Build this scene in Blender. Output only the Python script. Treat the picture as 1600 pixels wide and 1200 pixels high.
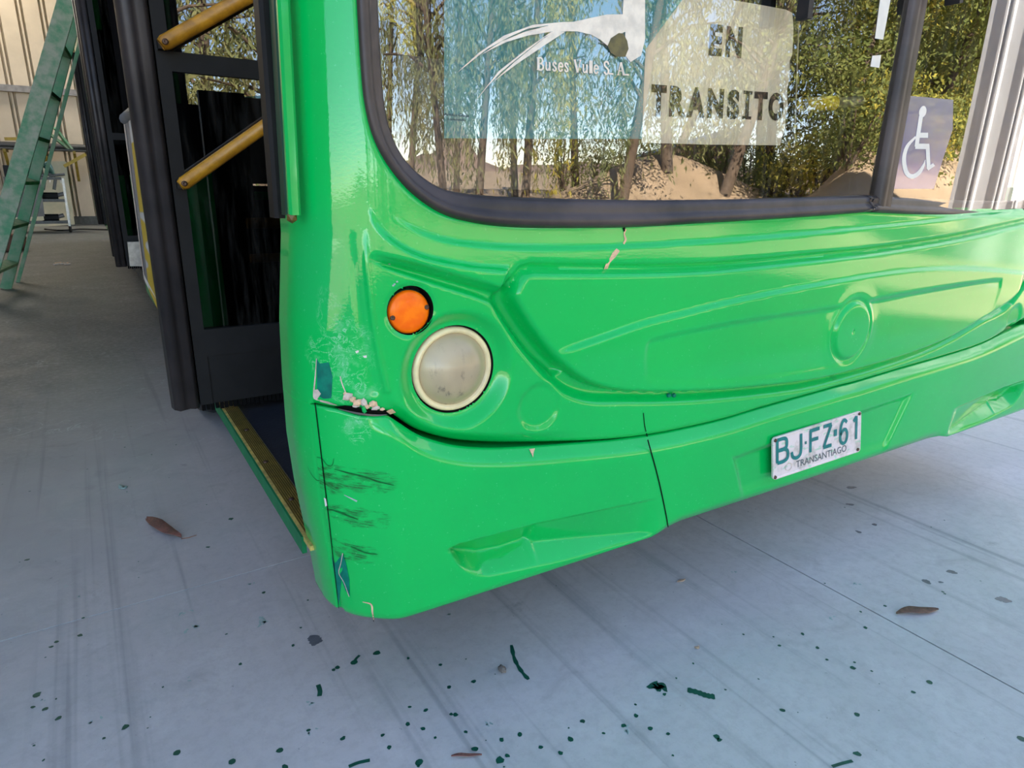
import bpy, bmesh, math, random
import numpy as np
from mathutils import Vector, Matrix

# ------------------------------------------------------------------ scene, camera, light
scn = bpy.context.scene
for o in list(bpy.data.objects):
    bpy.data.objects.remove(o)
COL = scn.collection
rng = np.random.default_rng(7)
random.seed(7)

CAM_H = 0.96
FOC = 1020.8
PITCH, ROLL, YAW = (math.radians(v) for v in (16.94, 0.977, 32.83))
_f = np.array([math.sin(YAW)*math.cos(PITCH), math.cos(YAW)*math.cos(PITCH), -math.sin(PITCH)])
_r0 = np.array([math.cos(YAW), -math.sin(YAW), 0.0])
_u0 = np.cross(_r0, _f)
_r = math.cos(ROLL)*_r0 + math.sin(ROLL)*_u0
_u = -math.sin(ROLL)*_r0 + math.cos(ROLL)*_u0
EYE = np.array([0.0, 0.0, CAM_H])

cam_d = bpy.data.cameras.new('camera')
cam_d.sensor_fit = 'HORIZONTAL'
cam_d.sensor_width = 36.0
cam_d.lens = FOC/1600*36.0
cam_d.clip_start = 0.02
cam_d.clip_end = 2000
cam = bpy.data.objects.new('camera', cam_d)
COL.objects.link(cam)
cam.matrix_world = Matrix(((_r[0], _u[0], -_f[0], 0), (_r[1], _u[1], -_f[1], 0), (_r[2], _u[2], -_f[2], CAM_H), (0, 0, 0, 1)))
scn.camera = cam

SUN_EL = math.radians(37)    # sun stands behind the shed, so the floor under the roof is in shade
world = bpy.data.worlds.new('sky')
scn.world = world
world.use_nodes = True
wn = world.node_tree
wn.nodes.clear()
w_out = wn.nodes.new('ShaderNodeOutputWorld')
w_bg = wn.nodes.new('ShaderNodeBackground')
w_sky = wn.nodes.new('ShaderNodeTexSky')
w_sky.sky_type = 'NISHITA'
w_sky.sun_disc = False
w_sky.sun_elevation = SUN_EL
w_sky.air_density = 0.6
w_sky.dust_density = 0.1
w_sky.ozone_density = 1.6
w_bg.inputs['Strength'].default_value = 0.34
w_wb = wn.nodes.new('ShaderNodeMix')                     # the camera's white balance for open shade, the same over the whole sky
w_wb.data_type = 'RGBA'; w_wb.blend_type = 'MULTIPLY'; w_wb.inputs[0].default_value = 1.0
w_wb.inputs[7].default_value = (1.17, 1.0, .86, 1)
wn.links.new(w_sky.outputs[0], w_wb.inputs[6])
wn.links.new(w_wb.outputs[2], w_bg.inputs[0])
wn.links.new(w_bg.outputs[0], w_out.inputs[0])

sun_d = bpy.data.lights.new('sun', 'SUN')
sun_d.energy = 13.0
sun_d.angle = math.radians(0.6)
sun_d.color = (1.0, 0.93, 0.82)
sun = bpy.data.objects.new('sun', sun_d)
COL.objects.link(sun)
sun_from = Vector((-0.30*math.cos(SUN_EL), 0.954*math.cos(SUN_EL), math.sin(SUN_EL)))
sun.rotation_euler = sun_from.to_track_quat('Z', 'Y').to_euler()

def area(name, loc, size, energy, color):
    d = bpy.data.lights.new(name, 'AREA')
    d.shape = 'RECTANGLE'
    d.size, d.size_y = size
    d.energy = energy
    d.color = color
    o = bpy.data.objects.new(name, d)
    o.location = loc
    COL.objects.link(o)
    return o
# added fill lamps below the unseen roof; they brighten the shed's interior and back wall
area('roof_fill_light', (-3.2, 5.5, 5.92), (1.6, 3.0), 8, (1.0, 0.96, 0.88))
area('roof_fill_light', (-2.6, 15.9, 5.92), (3.4, 1.6), 90, (1.0, 0.93, 0.80))

scn.view_settings.view_transform = 'Standard'
scn.view_settings.look = 'None'
scn.view_settings.gamma = 1.0
scn.view_settings.use_curve_mapping = False
scn.view_settings.exposure = 1.6

# ------------------------------------------------------------------ measuring helpers: the line of sight of a photo point, cut with a plane
def ray(x, y):
    return _f + _r*(x-800)/FOC - _u*(y-600)/FOC
def at_y(p, Y):
    r = ray(*p); return EYE + r*(Y/r[1])
def at_x(p, X):
    r = ray(*p); return EYE + r*(X/r[0])
def at_z(p, Z=0.0):
    r = ray(*p); return EYE + r*((Z-CAM_H)/r[2])
def ss(a, b, x):
    t = np.clip((np.asarray(x, float)-a)/(b-a), 0, 1)
    return t*t*(3-2*t)

# ------------------------------------------------------------------ object helpers
def new_mesh(name, verts, faces, smooth=False):
    me = bpy.data.meshes.new(name)
    me.from_pydata([tuple(map(float, v)) for v in verts], [], [tuple(int(i) for i in f) for f in faces])
    if smooth:
        me.polygons.foreach_set('use_smooth', [True]*len(me.polygons))
    me.update()
    return me
def link(name, me, m=None, parent=None):
    o = bpy.data.objects.new(name, me)
    COL.objects.link(o)
    if m is not None:
        me.materials.clear()
        me.materials.append(m)
    if parent is not None:
        o.parent = parent
        root = parent
        while root.parent: root = root.parent
        if parent.parent is None:
            o.matrix_parent_inverse = Matrix.Translation(-Vector(parent.location))
    return o
def obj(name, verts, faces, m, parent=None, smooth=False):
    return link(name, new_mesh(name, verts, faces, smooth), m, parent)
def thing(name, label, cat, loc, group=None):
    o = bpy.data.objects.new(name, None)
    o.empty_display_size = 0.1
    COL.objects.link(o)
    o.location = [float(v) for v in loc]
    return tag(o, label, cat, group)
def tag(o, label, cat, group=None):
    o['label'] = label; o['category'] = cat
    if group: o['group'] = group
    return o
def structure(o):
    o['kind'] = 'structure'; return o

class G:
    """collects geometry for one mesh"""
    def __init__(s): s.v = []; s.f = []
    def add(s, v, f):
        n = len(s.v); s.v += [tuple(map(float, p)) for p in v]; s.f += [tuple(i+n for i in q) for q in f]; return s
    def box(s, lo, hi):
        x0, y0, z0 = lo; x1, y1, z1 = hi
        v = [(x0,y0,z0),(x1,y0,z0),(x1,y1,z0),(x0,y1,z0),(x0,y0,z1),(x1,y0,z1),(x1,y1,z1),(x0,y1,z1)]
        return s.add(v, [(0,3,2,1),(4,5,6,7),(0,1,5,4),(1,2,6,5),(2,3,7,6),(3,0,4,7)])
    def beam(s, a, b, w, h, up=(0, 0, 1), bev=0.0):
        a = np.array(a, float); b = np.array(b, float); t = b-a; t /= np.linalg.norm(t)
        up = np.array(up, float); sd = np.cross(t, up); sd /= np.linalg.norm(sd); un = np.cross(sd, t)
        if bev:
            q = [(-w/2+bev,-h/2),(w/2-bev,-h/2),(w/2,-h/2+bev),(w/2,h/2-bev),(w/2-bev,h/2),(-w/2+bev,h/2),(-w/2,h/2-bev),(-w/2,-h/2+bev)]
        else:
            q = [(-w/2,-h/2),(w/2,-h/2),(w/2,h/2),(-w/2,h/2)]
        n = len(q)
        v = [a+sd*p[0]+un*p[1] for p in q]+[b+sd*p[0]+un*p[1] for p in q]
        f = [tuple(range(n))[::-1], tuple(range(n, 2*n))]+[(i,(i+1)%n,n+(i+1)%n,n+i) for i in range(n)]
        return s.add(v, f)
    def tube(s, pts, r, n=12, cap=True):
        pts = [np.array(p, float) for p in pts]; m = len(pts)
        rr = r if hasattr(r, '__len__') else [r]*m
        t0 = pts[1]-pts[0]; t0 /= np.linalg.norm(t0)
        up = np.array([0,0,1.0]) if abs(t0[2]) < .9 else np.array([1.0,0,0])
        v = []
        for i, p in enumerate(pts):
            t = pts[min(i+1,m-1)]-pts[max(i-1,0)]; t /= np.linalg.norm(t)
            a = np.cross(t, up); a /= np.linalg.norm(a); b = np.cross(t, a)
            for k in range(n):
                th = 2*math.pi*k/n
                v.append(p+rr[i]*(a*math.cos(th)+b*math.sin(th)))
        f = []
        for i in range(m-1):
            for k in range(n):
                f.append((i*n+k, i*n+(k+1)%n, (i+1)*n+(k+1)%n, (i+1)*n+k))
        if cap:
            f.append(tuple(range(n))); f.append(tuple(range((m-1)*n, m*n))[::-1])
        return s.add(v, f)
    def lathe(s, prof, c, axis, n=48):
        c = np.array(c, float); ax = np.array(axis, float); ax /= np.linalg.norm(ax)
        a = np.cross(ax, (0,0,1.0)) if abs(ax[2]) < .9 else np.cross(ax, (1.0,0,0)); a /= np.linalg.norm(a); b = np.cross(ax, a)
        v = []
        for r, h in prof:
            for k in range(n):
                th = 2*math.pi*k/n
                v.append(c+ax*h+r*(a*math.cos(th)+b*math.sin(th)))
        f = [(i*n+k, i*n+(k+1)%n, (i+1)*n+(k+1)%n, (i+1)*n+k) for i in range(len(prof)-1) for k in range(n)]
        if prof[0][0] < 1e-3 or True:
            f.append(tuple(range((len(prof)-1)*n, len(prof)*n)))
        return s.add(v, f)
    def obj(s, name, m, parent=None, smooth=False):
        return obj(name, s.v, s.f, m, parent, smooth)

def ribbon2(pts, w):
    """flat 2D strip along a polyline; w scalar or per point -> verts, faces"""
    pts = np.array(pts, float); n = len(pts)
    ww = np.array(w if hasattr(w, '__len__') else [w]*n, float)
    if len(ww) != n: ww = np.interp(np.linspace(0, 1, n), np.linspace(0, 1, len(ww)), ww)
    v = []
    for i in range(n):
        t = pts[min(i+1,n-1)]-pts[max(i-1,0)]; t /= max(np.linalg.norm(t), 1e-9)
        nn = np.array([-t[1], t[0]])
        if 0 < i < n-1:
            t1 = pts[i]-pts[i-1]; t1 /= np.linalg.norm(t1)
            k = 1/max(0.5, abs(np.dot(nn, [-t1[1], t1[0]])))
        else: k = 1
        v += [pts[i]+nn*ww[i]/2*k, pts[i]-nn*ww[i]/2*k]
    f = [(2*i, 2*i+1, 2*i+3, 2*i+2) for i in range(n-1)]
    return v, f
def smooth_line(pts, n=6):
    """Catmull-Rom through points"""
    p = np.array(pts, float); p = np.vstack([2*p[0]-p[1], p, 2*p[-1]-p[-2]]); out = []
    for i in range(1, len(p)-2):
        for k in range(n):
            t = k/n
            out.append(0.5*((2*p[i])+(-p[i-1]+p[i+1])*t+(2*p[i-1]-5*p[i]+4*p[i+1]-p[i+2])*t*t+(-p[i-1]+3*p[i]-3*p[i+1]+p[i+2])*t**3))
    out.append(p[-2]); return np.array(out)

# ------------------------------------------------------------------ materials
class NT:
    def __init__(s, name):
        s.m = bpy.data.materials.new(name); s.m.use_nodes = True
        s.t = s.m.node_tree; s.t.nodes.clear()
        s.out = s.t.nodes.new('ShaderNodeOutputMaterial')
        s._c = None
    def n(s, typ, **kw):
        nd = s.t.nodes.new(typ)
        for k, v in kw.items():
            if k.startswith('_'): setattr(nd, k[1:], v)
        for k, v in kw.items():
            if not k.startswith('_'): s.set(nd.inputs[int(k[1:]) if k[0] == 'i' and k[1:].isdigit() else k.replace('__', ' ')], v)
        return nd
    def set(s, sock, v):
        if isinstance(v, bpy.types.NodeSocket): s.t.links.new(v, sock)
        elif isinstance(v, bpy.types.Node): s.t.links.new(v.outputs[0], sock)
        else:
            if hasattr(sock.default_value, '__len__') and hasattr(v, '__len__') and len(v) == 3 and len(sock.default_value) == 4: v = (*v, 1)
            sock.default_value = v
    def math(s, op, a, b=0.0, clamp=False):
        nd = s.n('ShaderNodeMath', _operation=op, i0=a, i1=b); nd.use_clamp = clamp; return nd.outputs[0]
    def mix(s, fac, a, b):
        nd = s.t.nodes.new('ShaderNodeMix'); nd.data_type = 'RGBA'
        s.set(nd.inputs[0], fac); s.set(nd.inputs[6], a); s.set(nd.inputs[7], b); return nd.outputs[2]
    def ramp(s, x, lo, hi):
        nd = s.n('ShaderNodeMapRange', _interpolation_type='SMOOTHSTEP'); s.set(nd.inputs[0], x)
        nd.inputs[1].default_value = lo; nd.inputs[2].default_value = hi; return nd.outputs[0]
    def coord(s, which='Object'):
        return s.n('ShaderNodeTexCoord').outputs[which]
    def mapping(s, v, loc=(0,0,0), rot=(0,0,0), sc=(1,1,1)):
        return s.n('ShaderNodeMapping', i0=v, i1=loc, i2=rot, i3=sc).outputs[0]
    def noise(s, v, scale, detail=4, rough=.5, dist=0.0):
        return s.n('ShaderNodeTexNoise', Vector=v, Scale=scale, Detail=detail, Roughness=rough, Distortion=dist).outputs[0]
    def bsdf(s, **kw):
        b = s.n('ShaderNodeBsdfPrincipled', **kw); s.t.links.new(b.outputs[0], s.out.inputs[0]); return b
    def bump(s, h, strength=.2, dist=.01):
        return s.n('ShaderNodeBump', Strength=strength, Distance=dist, Height=h).outputs[0]

def simple(name, col, rough=.5, metal=0.0, var=.12, scale=12, coat=0.0, bump=0.0, col2=None, spec=.5, bscale=None):
    k = NT(name); v = k.coord()
    nz = k.noise(v, scale, 5, .6)
    c2 = col2 if col2 else tuple(c*(1-var*2) for c in col)
    c = k.mix(k.ramp(nz, .3, .7), tuple(min(1, c*(1+var)) for c in col), c2)
    kw = dict(Base__Color=c, Roughness=rough, Metallic=metal, Coat__Weight=coat, Coat__Roughness=.05)
    kw['Specular__IOR__Level'] = spec
    if bump: kw['Normal'] = k.bump(k.noise(v, bscale or scale*6, 4), bump, .004)
    k.bsdf(**kw)
    return k.m

M = {}
M['rubber'] = simple('black_rubber', (.016,.015,.016), .5, var=.25, scale=9, bump=.05, spec=.25)
M['rubber_brown'] = simple('weathered_rubber', (.034,.028,.027), .45, col2=(.017,.015,.015), scale=6, bump=.08, spec=.35)
M['gasket'] = simple('windscreen_rubber', (.060,.046,.042), .42, col2=(.026,.021,.020), scale=7, bump=.06, spec=.35)
M['black'] = simple('matt_black_frame', (.010,.010,.010), .5, var=.15, scale=8, spec=.2)
M['deep_black'] = simple('dark_cavity', (.004,.004,.004), .9, spec=.1)
M['dark_int'] = simple('dark_interior_plastic', (.011,.011,.012), .6, scale=5, spec=.2)
M['grey_int'] = simple('grey_interior_plastic', (.13,.13,.132), .5, scale=5)
M['yellow_bright'] = simple('bright_yellow_grip', (.90,.70,.03), .4, scale=60, bump=.1)
M['yellow_rail'] = simple('worn_yellow_paint', (.46,.22,.012), .4, col2=(.30,.135,.008), scale=28, bump=.15)
M['tread'] = simple('worn_step_yellow', (.62,.46,.11), .5, col2=(.34,.26,.08), scale=45, bump=.1)
M['yellow_dark'] = simple('grimy_yellow_rail', (.11,.07,.006), .5, scale=20)
M['steel'] = simple('brushed_steel', (.45,.44,.43), .35, 1.0, scale=30)
M['dark_steel'] = simple('dark_steel', (.10,.10,.10), .45, .8, scale=20)
M['screw'] = simple('rusty_screw', (.10,.06,.04), .5, .7, scale=60)
M['cream_filler'] = simple('body_filler', (.72,.47,.28), .8, col2=(.55,.37,.25), scale=90, bump=.5)
M['white_primer'] = simple('grey_white_primer', (.58,.48,.40), .7, scale=60)
M['teal'] = simple('teal_undercoat', (.0,.18,.11), .5, col2=(.0,.11,.08), scale=40, spec=.2)
M['orange'] = None
M['mat_floor'] = simple('dark_step_mat', (.016,.017,.022), .5, col2=(.03,.031,.037), scale=30, bump=.25)
M['green_plain'] = simple('green_gloss_paint', (.003,.36,.07), .35, scale=6, coat=.6, var=.06, spec=.05)
M['scrape'] = simple('black_rubber_scrape', (.008,.075,.018), .6, col2=(.004,.16,.035), scale=120, spec=.1)
M['window_dark'] = simple('dull_dark_side_window', (.010,.010,.011), .95, scale=6, spec=0.0)
M['green_sill'] = simple('shaded_green_sill_paint', (.008,.17,.06), .5, scale=12, spec=.2)  # darker green: the shade on the sill is put into its colour
M['green_dark'] = simple('dark_green_channel', (.008,.05,.028), .4, scale=8, spec=.2)
M['ladder'] = simple('worn_green_ladder_paint', (.07,.24,.12), .7, col2=(.36,.37,.28), scale=11, bump=.5, bscale=25)
M['ladder_side'] = simple('green_ladder_paint', (.06,.24,.11), .6, col2=(.22,.31,.20), scale=8, bump=.3)
M['board'] = simple('cream_board', (.50,.46,.35), .7, col2=(.42,.42,.32), scale=4)
M['grey_panel'] = simple('grey_sheet_panel', (.20,.19,.19), .5, scale=4)
M['yellow_steel'] = simple('yellow_bracket_paint', (.34,.24,.03), .5, scale=12)
M['shelf'] = simple('dark_shelf_bar', (.045,.045,.045), .5, scale=10)
M['gun'] = simple('spray_gun_cup', (.05,.13,.12), .35, .3, scale=20)
M['trunk'] = simple('tree_bark', (.13,.09,.06), .9, scale=6, bump=.6)
M['leaf'] = simple('fallen_leaf_red', (.26,.10,.075), .6, col2=(.16,.07,.055), scale=30, bump=.3)
M['twig'] = simple('brown_bark_strip', (.23,.115,.07), .7, col2=(.12,.06,.04), scale=50, bump=.4)
M['pebble'] = simple('grey_pebble', (.16,.14,.12), .8, scale=80, bump=.4)
M['white_film'] = simple('white_lettering_film', (.66,.60,.50), .6, col2=(.56,.51,.43), scale=40)
M['navy'] = simple('navy_sticker', (.012,.03,.20), .3, scale=20, var=.05, coat=1.0)
M['tape'] = simple('white_tape', (.66,.64,.58), .6, scale=20, var=.04)
M['ink'] = simple('dark_printing_ink', (.022,.022,.022), .6, scale=40)
M['small_ink'] = simple('grey_printing_ink', (.05,.06,.07), .6, scale=40)
M['plate_teal'] = simple('plate_green_paint', (.0,.17,.16), .4, scale=40, var=.1)
M['plate_grey'] = simple('plate_grey_paint', (.10,.12,.12), .5, scale=40)
M['lime_strip'] = simple('dark_green_spatter', (.0,.075,.045), .5, scale=60)
M['pale_spatter'] = simple('pale_paint_flake', (.30,.42,.38), .6, scale=60)
M['tan_soil'] = None
M['pear'] = simple('olive_film_drawing', (.055,.05,.02), .5, scale=50, col2=(.12,.10,.03))

def amber():
    k = NT('amber_lens'); v = k.coord('UV')
    k.bsdf(Base__Color=k.mix(k.ramp(k.noise(k.coord(), 60, 4), .35, .7), (1.0,.20,.003), (.92,.14,.002)), Roughness=.4, Coat__Weight=.15,
           Subsurface__Weight=.15, Subsurface__Radius=(.01,.004,.001), Specular__IOR__Level=.15)
    return k.m
M['orange'] = amber()

def head_glass():
    k = NT('clouded_headlight_glass'); v = k.coord()
    cl = k.ramp(k.noise(v, 9, 3, .5), .35, .7)
    sc = k.ramp(k.noise(k.mapping(v, sc=(1,1,.5)), 70, 5, .7), .56, .72)
    low = k.ramp(k.n('ShaderNodeSeparateXYZ', i0=v).outputs[2], .72, .60)
    c = k.mix(cl, (.47,.37,.22), (.33,.26,.16))
    c = k.mix(k.math('MULTIPLY', sc, k.math('ADD', k.math('MULTIPLY', low, .75), .12)), c, (.06,.055,.045))
    b = k.bsdf(Base__Color=c, Roughness=.35, Coat__Weight=.3, Coat__Roughness=.15)
    return k.m
M['head_glass'] = head_glass()
M['head_ring'] = simple('yellowed_headlight_ring', (.74,.62,.34), .35, scale=25, var=.08, coat=.3)

def green_paint(name, marks):
    """gloss green coach paint; the marks are real wear: scuffs and scrapes measured along the skin (UV in metres)"""
    k = NT(name); uv = k.coord('UV'); v = k.coord()
    c = k.mix(k.ramp(k.noise(v, 3.0, 3), .3, .7), (.0006,.45,.078), (.0008,.415,.074))
    c = k.mix(k.math('MULTIPLY', k.ramp(k.noise(v, 170, 3, .6), .66, .72), .35), c, (.10,.60,.22))
    rough = k.math('ADD', .28, k.math('MULTIPLY', k.noise(v, 20, 3), .1))
    cw = .88
    for kind, (cu, cz), (ru, rz), rot in marks:
        p = k.n('ShaderNodeMapping', _vector_type='TEXTURE', i0=uv, i1=(cu, cz, 0), i2=(0, 0, rot), i3=(ru, rz, 1)).outputs[0]
        ln = k.n('ShaderNodeVectorMath', _operation='LENGTH', i0=p).outputs['Value']
        if kind == 'scuff':
            msk = k.ramp(k.math('ADD', ln, k.math('MULTIPLY', k.math('SUBTRACT', k.noise(uv, 26, 4), .5), 1.3)), 1.0, .55)
            n1 = k.noise(uv, 42, 5, .6, 1.6)
            lines = k.ramp(k.math('ABSOLUTE', k.math('SUBTRACT', n1, .5)), .022, .004)
            n2 = k.ramp(k.noise(uv, 30, 5, .7), .46, .70)
            t = k.math('MULTIPLY', msk, k.math('ADD', k.math('MULTIPLY', lines, .38), k.math('MULTIPLY', n2, .30)), True)
            c = k.mix(t, c, (.30,.62,.40))
        elif kind == 'scrape':
            msk = k.ramp(k.math('ADD', ln, k.math('MULTIPLY', k.math('SUBTRACT', k.noise(uv, 30, 3), .5), .9)), 1.0, .75)
            q = k.mapping(p, sc=(1.0, 1.0, 1))
            n1 = k.noise(k.mapping(p, sc=(.55, 3.4, 1)), 2.2, 8, .85, .5)
            t = k.math('MULTIPLY', k.math('MULTIPLY', msk, k.ramp(k.noise(k.mapping(uv, sc=(1, 2.2, 1)), 34, 3, .6), .40, .58)), k.math('MULTIPLY', k.ramp(n1, .42, .58), .9), True)
            c = k.mix(t, c, (.012,.06,.012))
        elif kind == 'dull':
            msk = k.ramp(ln, 1.0, .3)
            c = k.mix(k.math('MULTIPLY', msk, .35), c, (.02,.36,.12))
    bmp = k.bump(k.noise(v, 260, 2, .5), .035, .002)
    k.bsdf(Base__Color=c, Roughness=rough, Coat__Weight=cw, Coat__Roughness=.02, Normal=bmp, Coat__Normal=bmp, Specular__IOR__Level=.05)
    return k.m

def pane(name, tint=(.80,.84,.83), ior=2.1, dust=.03, streak=True):
    k = NT(name); v = k.coord()
    fr = k.n('ShaderNodeFresnel', IOR=ior).outputs[0]
    tr = k.n('ShaderNodeBsdfTransparent', Color=tint)
    gl = k.n('ShaderNodeBsdfGlossy', Color=(1,1,1), Roughness=.0)
    m1 = k.n('ShaderNodeMixShader', i0=fr, i1=tr.outputs[0], i2=gl.outputs[0])
    df = k.n('ShaderNodeBsdfDiffuse', Color=(.62,.58,.50))
    nz = k.ramp(k.noise(k.mapping(v, sc=(1,1,.12)), 60, 5, .65), .45, .75)
    d = k.math('MULTIPLY', nz, dust)
    m2 = k.n('ShaderNodeMixShader', i0=d, i1=m1.outputs[0], i2=df.outputs[0])
    k.t.links.new(m2.outputs[0], k.out.inputs[0])
    return k.m
M['glass'] = pane('windscreen_glass', tint=(.98,.99,.985), ior=2.0, dust=.05)
M['door_glass'] = pane('door_pane_glass', tint=(.35,.37,.37), ior=2.1, dust=.02)
def film():
    k = NT('teal_window_film'); v = k.coord()
    tr = k.n('ShaderNodeBsdfTransparent', Color=(.55,.82,.82))
    df = k.n('ShaderNodeBsdfDiffuse', Color=(.13,.50,.60))
    wear = k.ramp(k.noise(v, 260, 3, .6), .60, .66)
    col = k.mix(k.math('MULTIPLY', wear, k.ramp(k.n('ShaderNodeSeparateXYZ', i0=v).outputs[0], .60, 1.0)), (.13,.50,.60), (.66,.62,.54))
    k.set(df.inputs[0], col)
    m = k.n('ShaderNodeMixShader', i0=.74, i1=tr.outputs[0], i2=df.outputs[0])
    k.t.links.new(m.outputs[0], k.out.inputs[0]); return k.m
M['film'] = film()
def paper():
    k = NT('weathered_paper'); v = k.coord()
    c = k.mix(k.ramp(k.noise(v, 14, 5, .6), .35, .7), (.93,.90,.80), (.86,.83,.75))
    c = k.mix(k.math('MULTIPLY', k.ramp(k.noise(k.mapping(v, sc=(1,1,.05)), 220, 3), .5, .7), .3), c, (.50,.47,.40))
    k.bsdf(Base__Color=c, Roughness=.9); return k.m
M['paper'] = paper()
def plate_mat():
    k = NT('stained_plate_paint'); v = k.coord()
    c = k.mix(k.ramp(k.noise(v, 22, 5, .65), .45, .68), (.72,.61,.59), (.46,.40,.35))
    c = k.mix(k.math('MULTIPLY', k.ramp(k.noise(k.mapping(v, sc=(1,1,3)), 30, 4), .60, .68), .6), c, (.25,.55,.33))
    k.bsdf(Base__Color=c, Roughness=.45); return k.m
M['plate'] = plate_mat()

def concrete():
    k = NT('power_floated_concrete'); v = k.coord()
    a = k.ramp(k.noise(v, .9, 5, .6), .3, .72)
    c = k.mix(a, (.56,.545,.53), (.455,.435,.43))
    c = k.mix(k.math('MULTIPLY', k.ramp(k.noise(v, 3.1, 6, .65, .6), .45, .72), .7), c, (.43,.45,.435))
    c = k.mix(k.math('MULTIPLY', k.ramp(k.noise(v, 9, 6, .7, .8), .5, .72), .35), c, (.62,.61,.59))
    c = k.mix(k.math('MULTIPLY', k.ramp(k.noise(k.mapping(v, loc=(5,1,0)), 7, 6, .7, 1.0), .52, .72), .45), c, (.35,.335,.325))
    # the shed's inner dimness painted into the floor colour, with a green cast
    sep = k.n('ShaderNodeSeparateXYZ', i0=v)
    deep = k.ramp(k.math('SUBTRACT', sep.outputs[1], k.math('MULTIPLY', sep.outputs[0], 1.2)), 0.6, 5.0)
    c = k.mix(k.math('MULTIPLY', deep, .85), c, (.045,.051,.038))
    fine = k.noise(v, 38, 5, .75)
    c = k.mix(k.math('MULTIPLY', k.ramp(fine, .42, .66), .30), c, (.34,.33,.325))
    scr = k.ramp(k.math('ABSOLUTE', k.math('SUBTRACT', k.noise(k.mapping(v, loc=(2,9,0)), 5, 4, .55, 1.2), .5)), .010, .003)
    c = k.mix(k.math('MULTIPLY', k.math('MULTIPLY', scr, k.ramp(k.noise(v, 2.2, 2), .5, .7)), .35), c, (.50,.53,.52))
    # tyre marks: long faint bands along the bus
    band = k.noise(k.mapping(v, rot=(0,0,math.radians(4)), sc=(9,.22,1)), 1.6, 3, .6)
    c = k.mix(k.math('MULTIPLY', k.ramp(band, .55, .72), .34), c, (.14,.15,.155))
    tread = k.noise(k.mapping(v, sc=(60,.5,1)), 1.0, 2)
    c = k.mix(k.math('MULTIPLY', k.math('MULTIPLY', k.ramp(band, .5, .66), k.ramp(tread, .5, .62)), .22), c, (.12,.125,.13))
    # small dirt specks
    sp = k.ramp(k.noise(v, 55, 3, .7), .69, .74)
    c = k.mix(k.math('MULTIPLY', sp, .5), c, (.11,.12,.12))
    pl = k.ramp(k.noise(v, 26, 4, .7), .70, .76)
    c = k.mix(k.math('MULTIPLY', pl, .4), c, (.36,.42,.41))
    dk = k.ramp(k.noise(k.mapping(v, loc=(3,7,0)), 4.5, 5, .7), .64, .74)
    c = k.mix(k.math('MULTIPLY', dk, .45), c, (.135,.125,.125))
    r = k.math('ADD', .48, k.math('MULTIPLY', k.noise(v, 5, 4), .25))
    k.bsdf(Base__Color=c, Roughness=r, Normal=k.bump(k.noise(v, 120, 5, .6), .12, .003), Specular__IOR__Level=.35)
    return k.m
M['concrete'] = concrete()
M['joint_light'] = simple('joint_mortar_pale', (.46,.50,.48), .8, scale=40)
M['joint_dark'] = simple('joint_dirt_dark', (.07,.09,.09), .9, scale=40)
M['sheet'] = simple('cream_wall_sheet', (.56,.47,.36), .55, scale=2, var=.05, spec=.3)
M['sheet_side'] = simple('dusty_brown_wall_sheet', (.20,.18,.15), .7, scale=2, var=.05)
M['sheet_grey'] = simple('galvanised_wall_sheet', (.60,.60,.61), .45, scale=2, var=.05)
M['roof_sheet'] = simple('roof_sheet', (.40,.39,.37), .6, scale=2, var=.05)
M['rail'] = simple('galvanised_rail', (.25,.23,.22), .5, .3, scale=10)
M['sand'] = simple('sunlit_dirt', (.46,.33,.21), .95, col2=(.36,.26,.16), scale=.6, bump=.3)
M['red_wall'] = simple('rusty_brown_wall', (.16,.075,.05), .8, scale=2)
M['blue_cap'] = simple('blue_wall_capping', (.03,.16,.55), .5, scale=2, var=.06)
M['hill'] = simple('dry_hillside', (.30,.20,.15), .95, col2=(.20,.14,.10), scale=.08)
def foliage(name, a, b):
    k = NT(name); v = k.coord()
    c = k.mix(k.ramp(k.noise(v, 1.4, 3), .35, .65), a, b)
    d = k.n('ShaderNodeBsdfDiffuse', Color=c); t = k.n('ShaderNodeBsdfTranslucent', Color=c)
    m = k.n('ShaderNodeMixShader', i0=.35, i1=d.outputs[0], i2=t.outputs[0])
    k.t.links.new(m.outputs[0], k.out.inputs[0]); return k.m
M['fol_willow'] = foliage('drooping_foliage', (.22,.25,.11), (.31,.29,.13))
M['fol_yellow'] = foliage('yellow_green_foliage', (.60,.50,.10), (.34,.35,.08))
M['fol_dark'] = foliage('dark_green_foliage', (.19,.23,.07), (.28,.29,.09))

# ------------------------------------------------------------------ the setting
SHED_Y0, SHED_Y1, SHED_X0, SHED_X1, SHED_H = -1.3, 17.3, -6.0, 6.0, 6.0
JX, JY = 1.457, 1.586                                  # floor joints
def corrugated(name, p0, p1, z0, z1, m, pitch=.20, depth=.028, flip=False):
    """trapezoid-profile wall sheet between two ground points"""
    p0 = np.array(p0, float); p1 = np.array(p1, float); L = np.linalg.norm(p1-p0); t = (p1-p0)/L; n = np.array([-t[1], t[0]])*(-1 if flip else 1)
    prof = []
    q = 0.0
    while q < L:
        for a, d in ((0, 0), (.46, 0), (.49, 1), (.55, 1), (.58, 0), (.66, 0), (.69, 1), (.75, 1), (.78, 0), (.20+.78, 0)):
            prof.append((q+a*pitch, d))
        q += pitch
    prof = [(min(a, L), d) for a, d in prof]+[(L, 0)]
    v = []; f = []
    for a, d in prof:
        b = p0+t*a+n*d*depth
        v += [(b[0], b[1], z0), (b[0], b[1], z1)]
    for i in range(len(prof)-1): f.append((2*i, 2*i+2, 2*i+3, 2*i+1))
    return structure(obj(name, v, f, m))

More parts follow.
